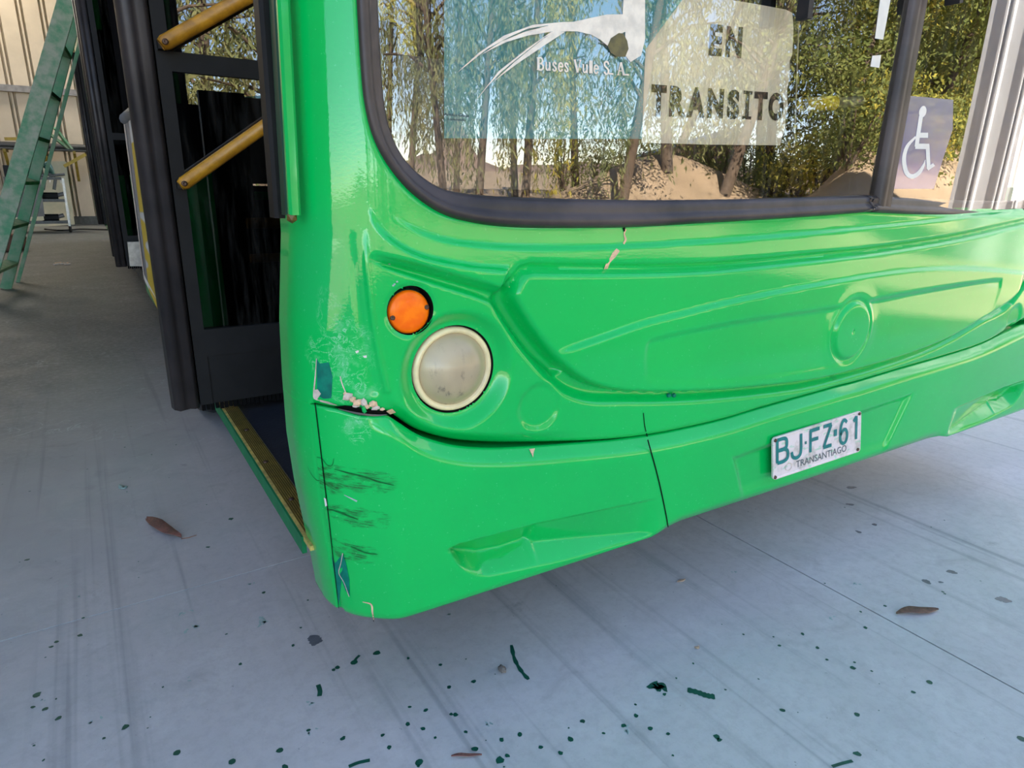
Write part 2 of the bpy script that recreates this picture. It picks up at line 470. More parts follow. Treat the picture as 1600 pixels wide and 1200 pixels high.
fl = structure(G().box((SHED_X0, SHED_Y0, -.20), (SHED_X1, SHED_Y1, -.006)).obj('floor', M['joint_dark']))
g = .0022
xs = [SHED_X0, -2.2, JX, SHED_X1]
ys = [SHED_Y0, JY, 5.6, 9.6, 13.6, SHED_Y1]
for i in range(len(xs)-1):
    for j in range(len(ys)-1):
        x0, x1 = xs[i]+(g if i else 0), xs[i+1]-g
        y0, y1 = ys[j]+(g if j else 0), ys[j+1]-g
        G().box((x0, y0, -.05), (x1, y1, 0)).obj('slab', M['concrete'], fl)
G().box((SHED_X0, JY-g, -.02), (JX-g, JY+g, -.0012)).obj('joint_strip', M['joint_light'], fl)

wb = corrugated('wall_back', (SHED_X0, SHED_Y1), (SHED_X1, SHED_Y1), .16, SHED_H, M['sheet'], .38, -.085, True)
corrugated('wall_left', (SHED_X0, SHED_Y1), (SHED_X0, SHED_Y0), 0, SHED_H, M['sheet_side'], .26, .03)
corrugated('wall_right', (11.0, -3.55), (11.0, SHED_Y1), -.03, 7.0, M['sheet_grey'], .62, .07)
structure(G().box((SHED_X0, SHED_Y1-.05, 0), (SHED_X1, SHED_Y1+.1, .16)).obj('baseboard_back', M['dark_steel']))
p = at_y((0, 133), SHED_Y1)
structure(G().beam((SHED_X0, SHED_Y1-.08, p[2]-.05), (SHED_X1, SHED_Y1-.06, p[2]-.05), .10, .12).obj('trim_1', M['rail']))
structure(G().box((SHED_X0-.2, 1.7, SHED_H), (4.6, SHED_Y1+.2, SHED_H+.08)).obj('ceiling', M['roof_sheet']))
# ground outside, rising to a low embankment at the right
def ground_z(x, y):
    d = np.maximum(0, -y-6.5)
    m1 = 1.55*np.exp(-(((x-13.5)/4.5)**2+((y+14.5)/2.2)**2))
    q = x/np.maximum(.86-y, 1.0)
    m2 = 2.4*ss(1.30, 1.8, q)*ss(8, 17, np.hypot(x, y))*ss(4, 9, -y)
    return -.03+m1+m2+.05*np.sin(x*.9)*np.cos(y*.7)*ss(0, 4, d)
gx = np.concatenate([np.linspace(-90, -16, 24), np.linspace(-15, 40, 111), np.linspace(42, 120, 24)])
gy = np.concatenate([np.linspace(-160, -42, 24), np.linspace(-40, SHED_Y0, 78)])
X, Y = np.meshgrid(gx, gy); Z = ground_z(X, Y)
nx = len(gx)
structure(obj('ground', np.stack([X, Y, Z], -1).reshape(-1, 3), [(j*nx+i, j*nx+i+1, (j+1)*nx+i+1, (j+1)*nx+i) for j in range(len(gy)-1) for i in range(nx-1)], M['sand'], smooth=True))
structure(G().box((-95, SHED_Y0, -.3), (SHED_X0-.02, 60, -.04)).obj('ground_side', M['sand']))
structure(G().box((SHED_X1+.06, SHED_Y0, -.3), (125, 60, -.04)).obj('ground_side', M['sand']))
hx = np.concatenate([np.linspace(-170, 10, 20), np.linspace(12, 64, 46), np.linspace(70, 330, 24)]); hd = np.linspace(0, 1, 14); hv = []
for d in hd:
    for x in hx:
        h = 3+17*math.exp(-((x-38)/11)**2)+1.5*math.sin(x*.045+1)+1.5*math.sin(x*.13)
        hv.append((x, -185-120*d, -1+h*math.sin(min(1, d*1.6)*math.pi/2)*(1+.06*math.sin(x*.31+d*9))))
structure(obj('hill', hv, [(j*90+i, (j+1)*90+i, (j+1)*90+i+1, j*90+i+1) for j in range(13) for i in range(89)], M['hill'], smooth=True))

# ------------------------------------------------------------------ the bus front: a plan curve (u = arc length from the middle) times height z
XC, YF, TILT, CURV = 1.515, .86, -.024, .009           # the nose stands a trace askew to the floor joints
XE, RC = .37, .124
def yfront(x): return YF+TILT*(np.asarray(x)-XC)+CURV*((XC-np.asarray(x))/1.13)**2
def half(sgn):
    x = XC+sgn*np.linspace(0, XC-XE, 400)
    fr = np.stack([x, yfront(x)], 1)
    d = fr[-1]-fr[-2]; a0 = math.atan2(d[1], abs(d[0]))
    th = np.linspace(0, math.pi/2-a0, 120)[1:]
    c = np.array([abs(fr[-1][0]-XC)-RC*math.sin(a0), fr[-1][1]+RC*math.cos(a0)])
    arc = np.stack([XC+sgn*(c[0]+RC*np.sin(a0+th)), c[1]-RC*np.cos(a0+th)], 1)
    L = 1.062 if sgn < 0 else None
    sd = np.stack([np.full(20, arc[-1][0]), np.linspace(arc[-1][1], 1.062 if sgn < 0 else arc[-1][1]+.3, 21)[1:]], 1)
    P = np.vstack([fr, arc, sd])
    return P, np.concatenate([[0], np.cumsum(np.linalg.norm(np.diff(P, axis=0), axis=1))])
LEFT, LS = half(-1); RIGHT, RS = half(1)
UMAX = LS[-1]
ALL = np.vstack([LEFT[::-1], RIGHT[1:]])
AU = np.concatenate([-LS[::-1], RS[1:]])
_t = np.gradient(ALL, AU, axis=0); _t /= np.linalg.norm(_t, axis=1)[:, None]
AN = np.stack([_t[:, 1], -_t[:, 0]], 1)                # outward (towards -y on the front)
def base(u):
    u = np.asarray(u, float)
    return np.stack([np.interp(u, AU, ALL[:, k]) for k in (0, 1)]+[np.interp(u, AU, AN[:, k]) for k in (0, 1)], -1)
def U(p, off=0.0):
    """(u, z) on the bus skin at height `off` above the plan curve, on the line of sight of photo point p"""
    r = ray(*p); P = ALL+AN*off
    c = P[:, 0]*r[1]-P[:, 1]*r[0]
    best = None
    for i in np.nonzero(c[:-1]*c[1:] <= 0)[0]:
        w = c[i]/(c[i]-c[i+1]) if c[i] != c[i+1] else 0
        q = P[i]*(1-w)+P[i+1]*w
        t = q.dot(r[:2])/r[:2].dot(r[:2])
        if t > 0 and (best is None or t < best[0]): best = (t, AU[i]*(1-w)+AU[i+1]*w)
    if best is None:
        return np.array([-UMAX if p[0] < 800 else UMAX, CAM_H])
    return np.array([best[1], CAM_H+best[0]*r[2]])
def UA(ps, off=0.0): return np.array([U(p, off) for p in ps])

def sd_poly(pts, a, z):
    P = np.asarray(pts); d = np.full(a.shape, 1e9); ins = np.zeros(a.shape, bool)
    for i in range(len(P)):
        p, q = P[i], P[(i+1) % len(P)]; e = q-p; L = e.dot(e)
        if L < 1e-12: continue
        t = np.clip(((a-p[0])*e[0]+(z-p[1])*e[1])/L, 0, 1)
        d = np.minimum(d, np.hypot(a-p[0]-t*e[0], z-p[1]-t*e[1]))
        c = (p[1] <= z) != (q[1] <= z)
        if e[1] != 0: ins ^= c & (a < p[0]+(z-p[1])/e[1]*e[0])
    return np.where(ins, -d, d)
def d_line(pts, a, z):
    P = np.asarray(pts); d = np.full(a.shape, 1e9)
    for i in range(len(P)-1):
        p, q = P[i], P[i+1]; e = q-p; L = max(e.dot(e), 1e-12)
        t = np.clip(((a-p[0])*e[0]+(z-p[1])*e[1])/L, 0, 1)
        d = np.minimum(d, np.hypot(a-p[0]-t*e[0], z-p[1]-t*e[1]))
    return d
def func_of_a(pts):
    P = np.asarray(pts); P = P[np.argsort(P[:, 0])]
    return lambda a: np.interp(a, P[:, 0], P[:, 1])

ZB = .264
BO = .012                                               # the bumper stands this far proud
# bumper / mask gap, left joint, recess
GAP = UA(smooth_line([(493,628),(530,637),(570,644),(603,647),(622,657),(650,676),(680,688),(720,697),(770,700),(830,698),(900,693),(960,688),(1010,682),(1060,673),(1130,657),(1193,638),(1250,622),(1279,614),(1310,605),(1338,598),(1368,589),(1418,574),(1470,559),(1535,538),(1600,507)], 4))
Zg = func_of_a(GAP)
AJ = func_of_a(UA([(493,628),(511,790),(530,950)])[:, ::-1])    # side joint a as function of z
AJT = U((493,628))[0]
JL = func_of_a(UA(smooth_line([(1012,686),(1028,745),(1040,800),(1045,828)], 4), BO)[:, ::-1])
JB = U((1045,828), BO)[0]
REC_TOP = UA([(700,858),(716,851),(770,837),(838,819),(940,797),(1040,776)], BO)
REC_OUT = UA(smooth_line([(704,862),(712,876),(726,890),(745,898),(765,900),(800,893),(880,877),(960,858),(1024,835)], 4), BO)
REC_IN = UA([(704,860),(722,872),(760,876),(795,870),(830,858),(838,853),(846,858),(900,850),(960,842),(1024,834)], BO)
zrt, zro, zri = func_of_a(REC_TOP), func_of_a(REC_OUT), func_of_a(REC_IN)
A_ST = U((839,838), BO)[0]
ARL, ARR = U((703,862), BO)[0], U((1030,834), BO)[0]
PLA = UA([(1150,745),(1142,713),(1300,655),(1429,612),(1392,690),(1375,740),(1300,775),(1165,820)], BO)
# mask features (left half, mirrored)
HATCH = UA(smooth_line([(816,425),(806,440),(799,458),(803,474),(826,512),(858,553),(888,583),(915,599),(950,609),(1000,613),(1080,612),(1167,606),(1253,596),(1300,586),(1340,575),(1395,559),(1446,541),(1485,523),(1518,504),(1570,471),(1598,436)], 3))
HT = UA(smooth_line([(1600,348),(1500,371),(1400,388),(1340,396),(1250,405),(1180,412),(1100,419),(1000,422),(900,422),(830,421)], 3))
HPOLYM = np.vstack([HATCH, [[.93, .735], [.98, .79], [.99, .84], [.95, .887]], HT])
ARC = UA(smooth_line([(860,551),(930,527),(1000,503),(1060,488),(1120,473),(1200,456),(1260,445),(1330,433),(1390,424),(1450,419),(1520,419),(1600,426)], 4))
zarc = func_of_a(ARC)
INS = UA(smooth_line([(995,560),(1000,532),(1020,521),(1080,508),(1160,494),(1230,484),(1290,476),(1365,462),(1450,447),(1545,433),(1556,440),(1548,470),(1535,494),(1495,518),(1400,553),(1320,570),(1150,597),(1020,600),(996,590)], 3))
EMB = U((1321,515))
DIM = U((843,636)); HEAD = U((717,582)); IND = U((643,486))
R_HEAD, R_IND, R_DIM, R_EMB = .0735, .0375, .046, .068
P1 = UA(smooth_line([(549,-40),(552,60),(556,160),(563,250),(578,318),(606,366),(650,394),(700,407),(750,415),(800,420)], 4))
P2 = UA(smooth_line([(574,402),(600,408),(640,417),(700,433),(750,447),(782,456)], 4))
P3 = UA(smooth_line([(574,407),(610,420),(650,434),(700,447),(745,460),(768,472),(786,492),(806,522),(840,566),(880,600)], 4))
TONGUE = np.vstack([P1[::-1][:28], UA([(574,340)]), P2, UA([(800,420)])])
TONGUE = np.vstack([UA(smooth_line([(800,416),(750,412),(700,404),(650,391),(606,363),(578,318),(563,250)],4)), UA([(572,330)]), P2])
GRV = np.vstack([P2, UA([(790,444),(798,428)]), UA(smooth_line([(799,458),(803,474),(826,512),(858,553),(888,583)], 3)), UA(smooth_line([(870,592),(830,556),(795,508),(775,482),(750,467),(700,451),(640,432),(600,418)], 3))])
CREASE = UA(smooth_line([(570,330),(573,400),(579,470),(590,545),(604,610)], 4))
RIDGE = func_of_a(UA(smooth_line([(600,325),(640,352),(690,372),(760,382),(850,386),(960,384),(1100,376),(1220,367),(1330,357),(1450,345),(1600,327)], 4)))
# windscreen rubber outline
GO = [(553,-60),(556,20),(561,100),(567,160),(580,212),(603,256),(640,300),(690,334),(745,350),(810,357),(900,358),(1000,356),(1100,350),(1200,344),(1300,337),(1372,331)]
GI = [(594,-60),(597,20),(601,100),(606,160),(616,205),(634,243),(661,272),(692,292),(730,302),(800,308),(900,311),(1000,312),(1100,311),(1200,309),(1300,306),(1372,304)]
GOu = UA(smooth_line(GO, 5)); GIu = UA(smooth_line(GI, 5), -.012)
GOu[-1][0] = 0; GIu[-1][0] = 0
WTOP = 2.28
WPOLY = np.vstack([(GOu*.55+GIu*.45), [[.5, (GOu*.55+GIu*.45)[-1][1]]], [[.5, WTOP]], [[(GOu*.55+GIu*.45)[0][0], WTOP]]])
SIDE_Z = np.array([.2,.265,.33,.40,.47,.56,.66,.75,.885,1.2,2.3,3.1]); SIDE_O = np.array([-.016,-.014,-.008,.0,.008,.0135,.0125,.009,-.005,-.012,-.05,-.09])

def ZBf(u):
    return np.interp(-np.abs(u), [-UMAX, -1.10, JB-.045, JB], [.258, .2535, .2535, .2635])
def relief(u, z, part):
    """height of the skin above the plan curve. part: 0 bumper, 1 mask"""
    a = -np.abs(np.asarray(u, float)); z = np.asarray(z, float)
    D = np.interp(z, SIDE_Z, SIDE_O)*ss(-UMAX+.22, -UMAX+.06, a)
    if part == 0:
        d = Zg(u)-z
        w = ss(U((560,660))[0], U((625,668))[0], a)
        ch = .9*d-.012
        k = .0035
        top = BO-k*np.log1p(np.exp(np.clip((BO-ch)/k, -50, 50)))
        D = D+w*top+(1-w)*(.002*np.ones_like(a))
        D = D-.004*(1-ss(0, .016, z-ZBf(u)))**2-.010*ss(JB-.03, JB+.06, a)*(1-ss(0, .035, z-ZBf(u)))**2
        # recessed lower lamp moulding
        zt, zo, zi = zrt(a), zro(a), zri(a)
        fade = ss(ARL-.012, ARL+.030, a)*(1-ss(ARR-.05, ARR, a))
        dep = (.034*np.interp(a, [ARL, A_ST, ARR], [.85, 1.0, .38])+.010*(1-ss(A_ST-.003, A_ST+.003, a)))
        inside = (a > ARL-.012) & (a < ARR)
        tt = np.clip((zt-z)/np.maximum(zt-zi, .004), 0, 1)
        slot = .006*ss(0, .005, zt-z)
        body = dep*(.22+.78*tt)*ss(-.001, .004, zt-z)
        low = np.clip((z-zo)/np.maximum(zi-zo, .003), 0, 1)
        rec = np.where(z > zi, body, dep*low)*(z > zo)
        D = D-rec*fade*inside
        # a fainter crease carries on to the right of the lamp moulding
        # shallow number-plate panel
        D = D-.010*ss(0, .022, -sd_poly(PLA, np.asarray(u, float)+0*z, z))*ss(.0, .05, z-ZBf(u))
    else:
        u = np.asarray(u, float)+0*a; g = z-Zg(u)
        wl = ss(U((585,640))[0], U((640,660))[0], a)*(1-ss(U((720,697))[0], U((960,690))[0], a))
        wj = ss(AJT-.001, AJT+.006, a)
        D = D-.022*wl*(1-ss(0, .030, g))-.006*wj*(1-ss(0, .010, g))
        hs = sd_poly(HPOLYM, u, z)
        zht = np.interp(u, HT[::-1, 0], HT[::-1, 1]); topw = ss(zht-.045*ss(HT[-1][0]+.06, HT[-1][0], u)-.014, zht, z)
        leftw = 1-ss(U((880,580))[0], U((990,615))[0], a)
        wg = .013*leftw*(1-topw)+.0035
        dpt = (.017*leftw+.016*(1-leftw))*(1-topw)+.007*topw
        D = D+.009*ss(.001, .010, -hs)*1.0
        D = D-dpt*(1-ss(wg, wg+.012*(1-topw)+.012, hs))*(1-ss(-.002, .003, -hs))
        inside = ss(0, .006, -hs)
        aw = ss(ARC[0][0], ARC[0][0]+.05, a)
        D = D+inside*aw*.008*ss(-.004, .004, zarc(u)-z)
        isd = sd_poly(INS, u, z)
        re = np.hypot(u-EMB[0], z-EMB[1])
        D = D-inside*.009*ss(0, .014, -isd)*ss(.076, .092, re)*np.clip((z-np.interp(u, HATCH[:, 0], HATCH[:, 1]))/.21, 0, 1)
        D = D+.004*ss(R_EMB+.004, R_EMB-.004, re)-.005*np.exp(-((re-R_EMB-.004)/.006)**2)+.0010*np.exp(-((re-.092)/.012)**2)
        D = D-.012*ss(.0035, .0015, np.hypot(u-EMB[0], z-EMB[1]))
        rd = np.hypot(a-DIM[0], z-DIM[1])
        D = D-.0045*ss(R_DIM+.002, R_DIM-.012, rd)
        rh = np.hypot(a-HEAD[0], z-HEAD[1])
        D = D-.019*ss(R_HEAD+.030, R_HEAD+.002, rh)-.004*np.exp(-((rh-R_HEAD-.030)/.004)**2)*0
        ri = np.hypot(a-IND[0], z-IND[1])
        D = D-.004*ss(R_IND+.006, R_IND, ri)
        ts = sd_poly(TONGUE, a, z)
        D = D+.011*ss(.001, .010, -ts)*ss(CREASE[0][0]-.01, CREASE[0][0]+.05, a)
        gs = sd_poly(GRV, a, z)
        D = D-.013*ss(-.001, .007, -gs)
        cl = d_line(CREASE, a, z)
        fz = 1-ss(U((560,420))[1], U((560,350))[1], z)
        D = D+fz*(.005*np.exp(-(cl/.0045)**2))-fz*.003*np.exp(-(d_line(CREASE+np.array([-.018, 0]), a, z)/.006)**2)
        rg = RIDGE(u)-z
        D = D-.006*ss(.006, -.002, rg)*ss(U((600,330))[0], U((720,376))[0], a)
        ws = sd_poly(WPOLY, a, z)
        D = D-.010*ss(.020, .0, ws)
        # flange curling to the pillar next to the rubber
    return D
def skin(u, z, part, off=0.0):
    u = np.asarray(u, float); z = np.asarray(z, float)
    b = base(u); D = relief(u, z, part)+off
    return np.stack([b[..., 0]+b[..., 2]*D, b[..., 1]+b[..., 3]*D, z], -1)

def U2(p, part):
    """(u, z) on the finished relief along the line of sight"""
    off = 0.0
    for _ in range(6):
        q = U(p, off); off = float(relief(q[0:1], q[1:2], part)[0])
    return q

# ---- bus thing
BUS = thing('bus', 'green low-floor city bus with damaged front corner and open front door', 'bus', (1.5, 6.5, 0))
su = lambda p, o=0: tuple(U(p, o))
px_r = lambda p, dx, dy: (abs(U((p[0]+dx, p[1]))[0]-U((p[0]-dx, p[1]))[0])/2, abs(U((p[0], p[1]+dy))[1]-U((p[0], p[1]-dy))[1])/2)
def mark(kind, p, dx, dy, rot=0.0): return (kind, su(p), px_r(p, dx, dy), rot)
MASK_MARKS = [mark('scuff', (518,500), 26, 62, .15), mark('scuff', (545,555), 42, 60), mark('scuff', (505,560), 24, 40, .3),
              mark('scuff', (548,612), 50, 22), mark('dull', (500,420), 60, 130)]
BUMP_MARKS = [mark('scuff', (562,668), 26, 26), mark('scrape', (560,750), 66, 22, -.16), mark('scrape', (555,806), 54, 17, -.16), mark('scrape', (550,862), 44, 18, -.18),
              mark('scrape', (508,742), 30, 20, -.4)]
M['green_mask'] = green_paint('green_coach_paint_mask', MASK_MARKS)
M['green_bumper'] = green_paint('green_coach_paint_bumper', BUMP_MARKS)
M['green_hatch'] = green_paint('green_coach_paint_hatch', [])

def grid_part(name, us, V, part, m, keep, parent=BUS, edge=()):
    """us: columns, V: (rows, cols) heights. keep(uc, zc)->bool mask of faces. edge rows: (row index, extra inward) list appended"""
    nr, nc = V.shape
    UU = np.broadcast_to(us, (nr, nc)).copy()
    ZZ = V.copy()
    for c, R in ((HEAD, R_HEAD), (IND, R_IND)):
        if part == 1:
            for sgn in (1, -1):
                du = UU-sgn*c[0]; dz = ZZ-c[1]; r = np.hypot(du, dz)
                near = np.abs(r-R) < .0022
                UU[near] = sgn*c[0]+du[near]/r[near]*R; ZZ[near] = c[1]+dz[near]/r[near]*R
    P = skin(UU, ZZ, part)
    for row, ins in edge:
        b = base(UU[row])
        P[row, :, 0] -= b[:, 2]*ins; P[row, :, 1] -= b[:, 3]*ins
    uc = (UU[:-1, :-1]+UU[1:, :-1]+UU[:-1, 1:]+UU[1:, 1:])/4; zc = (ZZ[:-1, :-1]+ZZ[1:, :-1]+ZZ[:-1, 1:]+ZZ[1:, 1:])/4
    out = {}
    idx = np.arange(nr*nc).reshape(nr, nc)
    F = np.stack([idx[:-1, :-1], idx[:-1, 1:], idx[1:, 1:], idx[1:, :-1]], -1)
    objs = []
    for nm, mat, lab, msk in keep(uc, zc):
        f = F[msk]
        used, inv = np.unique(f, return_inverse=True)
        f = inv.reshape(-1, 4)
        me = bpy.data.meshes.new(nm)
        me.vertices.add(len(used)); me.vertices.foreach_set('co', P.reshape(-1, 3)[used].ravel().astype(np.float32))
        me.loops.add(f.size); me.loops.foreach_set('vertex_index', f.ravel().astype(np.int32))
        me.polygons.add(len(f)); me.polygons.foreach_set('loop_start', (np.arange(len(f))*4).astype(np.int32)); me.polygons.foreach_set('loop_total', np.full(len(f), 4, np.int32))
        uvl = me.uv_layers.new(name='UVMap')
        uvs = np.stack([UU.ravel()[used], ZZ.ravel()[used]], 1)[f.ravel()]
        uvl.data.foreach_set('uv', uvs.ravel().astype(np.float32))
        me.update(); me.validate()
        me.polygons.foreach_set('use_smooth', np.ones(len(f), bool))
        o = link(nm, me, mat, parent)
        if lab: o['label'] = lab
        objs.append(o)
    return objs

us_l = np.concatenate([np.arange(-UMAX, -1.0, .0028), np.arange(-1.0, 0, .0033)])
us = np.concatenate([us_l, [0], -us_l[::-1]])
aus = -np.abs(us)
gw = np.interp(aus, [U((493,628))[0], U((530,637))[0], U((560,643))[0], U((600,647))[0], U((640,668))[0], U((760,700))[0], U((1000,683))[0], 0], [.0002, .001, .006, .0045, .003, .0035, .002, .0022])
zg = Zg(us)
gw = np.where(aus < AJT, 0.0, gw)
on_b = ss(AJT-.001, AJT+.006, aus)
# bumper rows
nb = 78
tb = np.linspace(0, 1, nb)
zbs = ZBf(us)
Vb = (zbs[None, :]+(zg-gw-zbs)[None, :]*tb[:, None])
Vb = np.vstack([Vb[:1], Vb[:1], Vb, Vb[-1:]-.001, Vb[-1:]-.001])
def keep_b(u, z):
    a = -np.abs(u)
    on = a > AJ(z)+.0009
    cor = on & (a < JL(z))
    cen = on & (a >= JL(z))
    return [('bumper_corner', M['green_bumper'], 'scraped green bumper end by the open door', cor & (u < 0)),
            ('bumper_corner', M['green_bumper'], None, cor & (u > 0)),
            ('bumper', M['green_bumper'], None, cen)]
grid_part('bumper', us, Vb, 0, M['green_bumper'], keep_b, edge=((0, .10), (1, .012), (-2, .008), (-1, .05)))
# side strip left of the joint, beside the bumper
def keep_s(u, z):
    a = -np.abs(u); on = a < AJ(z)-.0006
    return [('side_panel', M['green_mask'], 'green side strip behind the bumper joint', on & (u < 0)), ('side_panel', M['green_mask'], None, on & (u > 0))]
cut = (aus < U((532,640))[0]+.01)
sub = us[cut]
for lo in (True,):
    for sgn in (-1, 1):
        s_ = us[(us*sgn > 0) & cut]
        V = ZBf(s_)[None, :]+(Zg(s_)-ZBf(s_))[None, :]*np.linspace(0, 1, 80)[:, None]
        V = np.vstack([V[:1], V, ])
        grid_part('side_panel', s_, V, 1, M['green_mask'], lambda u, z, sg=sgn: [('side_panel', M['green_mask'], 'green side strip behind the bumper joint' if sg < 0 else None, -np.abs(u) < AJ(z)-.0006)], edge=((0, .05),))
# mask rows
zm = np.concatenate([np.linspace(0, 1, 128)])
ZM1 = .985
Vm = (zg+gw)[None, :]+(ZM1-(zg+gw))[None, :]*zm[:, None]
up = np.concatenate([np.arange(ZM1+.006, 1.45, .007), np.arange(1.46, WTOP+.02, .05), np.linspace(WTOP+.06, 2.95, 8)])
Vm = np.vstack([Vm[:1], Vm[:1], Vm, np.repeat(up[:, None], len(us), 1)])
def keep_m(u, z):
    a = -np.abs(u)
    out = sd_poly(WPOLY, a, z) < -.004
    hole = (np.hypot(a-HEAD[0], z-HEAD[1]) < R_HEAD-.0005) | (np.hypot(a-IND[0], z-IND[1]) < R_IND-.0005)
    hat = sd_poly(HPOLYM, u, z) < .0015
    return [('front_mask', M['green_mask'], None, ~out & ~hole & ~hat), ('front_hatch', M['green_hatch'], 'raised green hatch panel across the bus front', hat & ~out)]
grid_part('front_mask', us, Vm, 1, M['green_mask'], keep_m, edge=((0, .05*on_b), (1, .006*on_b)))

# ---- marks with a shape of their own on the skin
def decal(name, pts, m, part=1, off=.0007, parent=BUS, label=None, thick=.0):
    q = [U2(p, part) for p in pts]
    P = [skin(np.array([a]), np.array([z]), part, off)[0] for a, z in q]
    n = len(P); c = np.mean(P, 0)
    if thick:
        Q = [skin(np.array([a]), np.array([z]), part, off-thick)[0] for a, z in q]
        v = P+Q; f = [tuple(range(n))]+[(i, n+i, n+(i+1) % n, (i+1) % n) for i in range(n)]
    else:
        v = P; f = [tuple(range(n))]
    o = obj(name, v, f, m, parent)
    if label: o['label'] = label
    return o
def line_on(name, pts, w, m, part=1, off=.0008, parent=BUS, label=None, n=4, flat=None):
    q = np.array([(U2(p, part) if flat is None else U(p, flat)) for p in (smooth_line(pts, n) if n > 1 else pts)])
    if hasattr(w, '__len__'): w = np.interp(np.linspace(0, 1, len(q)), np.linspace(0, 1, len(w)), w)
    v, f = ribbon2(q, w)
    v = np.array(v)
    P = skin(v[:, 0], v[:, 1], part, off)
    if flat is not None:
        b = base(v[:, 0]); P = np.stack([b[:, 0]+b[:, 2]*flat, b[:, 1]+b[:, 3]*flat, v[:, 1]], 1)
    o = obj(name, P, f, m, parent)
    if label: o['label'] = label
    return o
line_on('panel_joint', [(493,629),(502,705),(512,790),(521,870),(530,950)], .0018, M['deep_black'], 0, .0012)
line_on('panel_joint', [(1012,687),(1028,745),(1040,800),(1044,824)], .0030, M['deep_black'], 0, .006, flat=BO+.0012)
line_on('hairline_crack', [(1005,645),(1007,665),(1011,682)], .0022, M['deep_black'], 1)
line_on('hairline_crack', [(1420,628),(1434,606),(1437,598)], .0025, M['deep_black'], 1)
# torn crack above the bumper corner
decal('paint_chip', [(495,560),(500,568),(514,566),(520,588),(518,622),(506,623),(496,618)], M['teal'], 1, .0006, label='bare teal undercoat patch')
line_on('chipped_edge', [(495,560),(493,590),(491,612),(492,622),(500,626)], [.001,.002,.0025,.003,.001], M['white_primer'], 1)
decal('paint_chip', [(491,609),(497,608),(502,615),(496,624),(491,622)], M['white_primer'], 1, .0009)
line_on('chipped_edge', [(500,626),(515,630),(527,633)], [.004,.006,.001], M['white_primer'], 1)
decal('crack_opening', [(522,635),(540,633),(560,635),(585,640),(603,643),(607,646),(598,649),(575,647),(548,642)], M['deep_black'], 1, .0016)
line_on('chipped_edge', [(530,638),(560,645),(585,648),(604,647)], [.001,.003,.003,.001], M['dark_steel'], 0, .003)
def chunk(px, rad, m, part=1, off=.004, parent=BUS, seed=0):
    r = random.Random(seed); a, z = U2(px, part)
    c = skin(np.array([a]), np.array([z]), part, off)[0]
    bm = bmesh.new(); bmesh.ops.create_icosphere(bm, subdivisions=1, radius=1)
    for vt in bm.verts: vt.co *= r.uniform(.7, 1.25)
    sx, sz = rad
    for vt in bm.verts: vt.co = Vector((vt.co.x*sx, vt.co.y*min(sx, sz)*.6, vt.co.z*sz))+Vector(c)
    me = bpy.data.meshes.new('filler_chunk'); bm.to_mesh(me); bm.free()
    return link('filler_chunk', me, m, parent)
for i, (p, rd) in enumerate([((544,619),(.008,.007)),((552,623),(.006,.006)),((561,627),(.008,.006)),((569,628),(.006,.007)),((574,634),(.006,.005)),((583,630),(.007,.006)),
                             ((588,636),(.008,.004)),((541,615),(.004,.004)),((597,638),(.005,.003)),((557,633),(.007,.003))]):
    chunk(p, rd, M['cream_filler'] if i % 3 else M['white_primer'], seed=i+3)
chunk((570,637), (.004,.006), M['green_plain'], seed=40, off=.010)
line_on('chipped_edge', [(532,588),(535,600),(540,612)], .0016, M['white_primer'], 1)
decal('paint_chip', [(555,549),(560,547),(561,550),(557,552)], M['tape'], 1)
decal('paint_chip', [(567,556),(573,555),(573,559),(569,559)], M['tape'], 1)
decal('paint_chip', [(603,642),(612,638),(618,644),(609,647)], M['cream_filler'], 1, .002)
# bumper edge damage
decal('paint_chip', [(518,866),(524,880),(536,864),(541,880),(546,905),(547,932),(540,922),(534,905),(530,945),(524,905)], M['teal'], 0, .0008, label='torn teal strip at the bumper corner')
line_on('chipped_edge', [(536,864),(533,880),(530,895),(538,910),(546,932)], .0012, M['white_primer'], 0, .001)
line_on('chipped_edge', [(567,940),(580,944),(582,956),(584,968)], [.0015,.003,.003,.001], M['cream_filler'], 0, .001)
line_on('hairline_crack', [(583,960),(584,971)], .0012, M['deep_black'], 0, .001)
decal('paint_chip', [(507,777),(510,779),(512,790),(509,791)], M['tape'], 0, .0012)
line_on('chipped_edge', [(538,773),(548,778),(558,783)], [.001,.002,.003], M['pale_spatter'], 0, .0008)
decal('paint_chip', [(826,701),(835,700),(833,706),(832,714)], M['cream_filler'], 0, .002)
line_on('scrape_line', [(496,714),(504,717),(511,726),(519,727),(522,716)], [.001,.0014,.001,.0012,.0006], M['scrape'], 0, .0007)
line_on('scrape_line', [(481,729),(489,744),(503,757)], [.0005,.001,.0014], M['scrape'], 1, .0007)
line_on('scrape_line', [(513,795),(530,800),(545,806),(560,812)], [.0015,.004,.003,.001], M['scrape'], 0, .0007)
line_on('scrape_line', [(548,853),(560,859),(574,864),(590,866)], [.0008,.003,.0025,.001], M['scrape'], 0, .0007)
line_on('scrape_line', [(523,733),(545,739),(570,745),(590,752),(615,758)], [.001,.0025,.003,.0025,.0015], M['scrape'], 0, .0007)
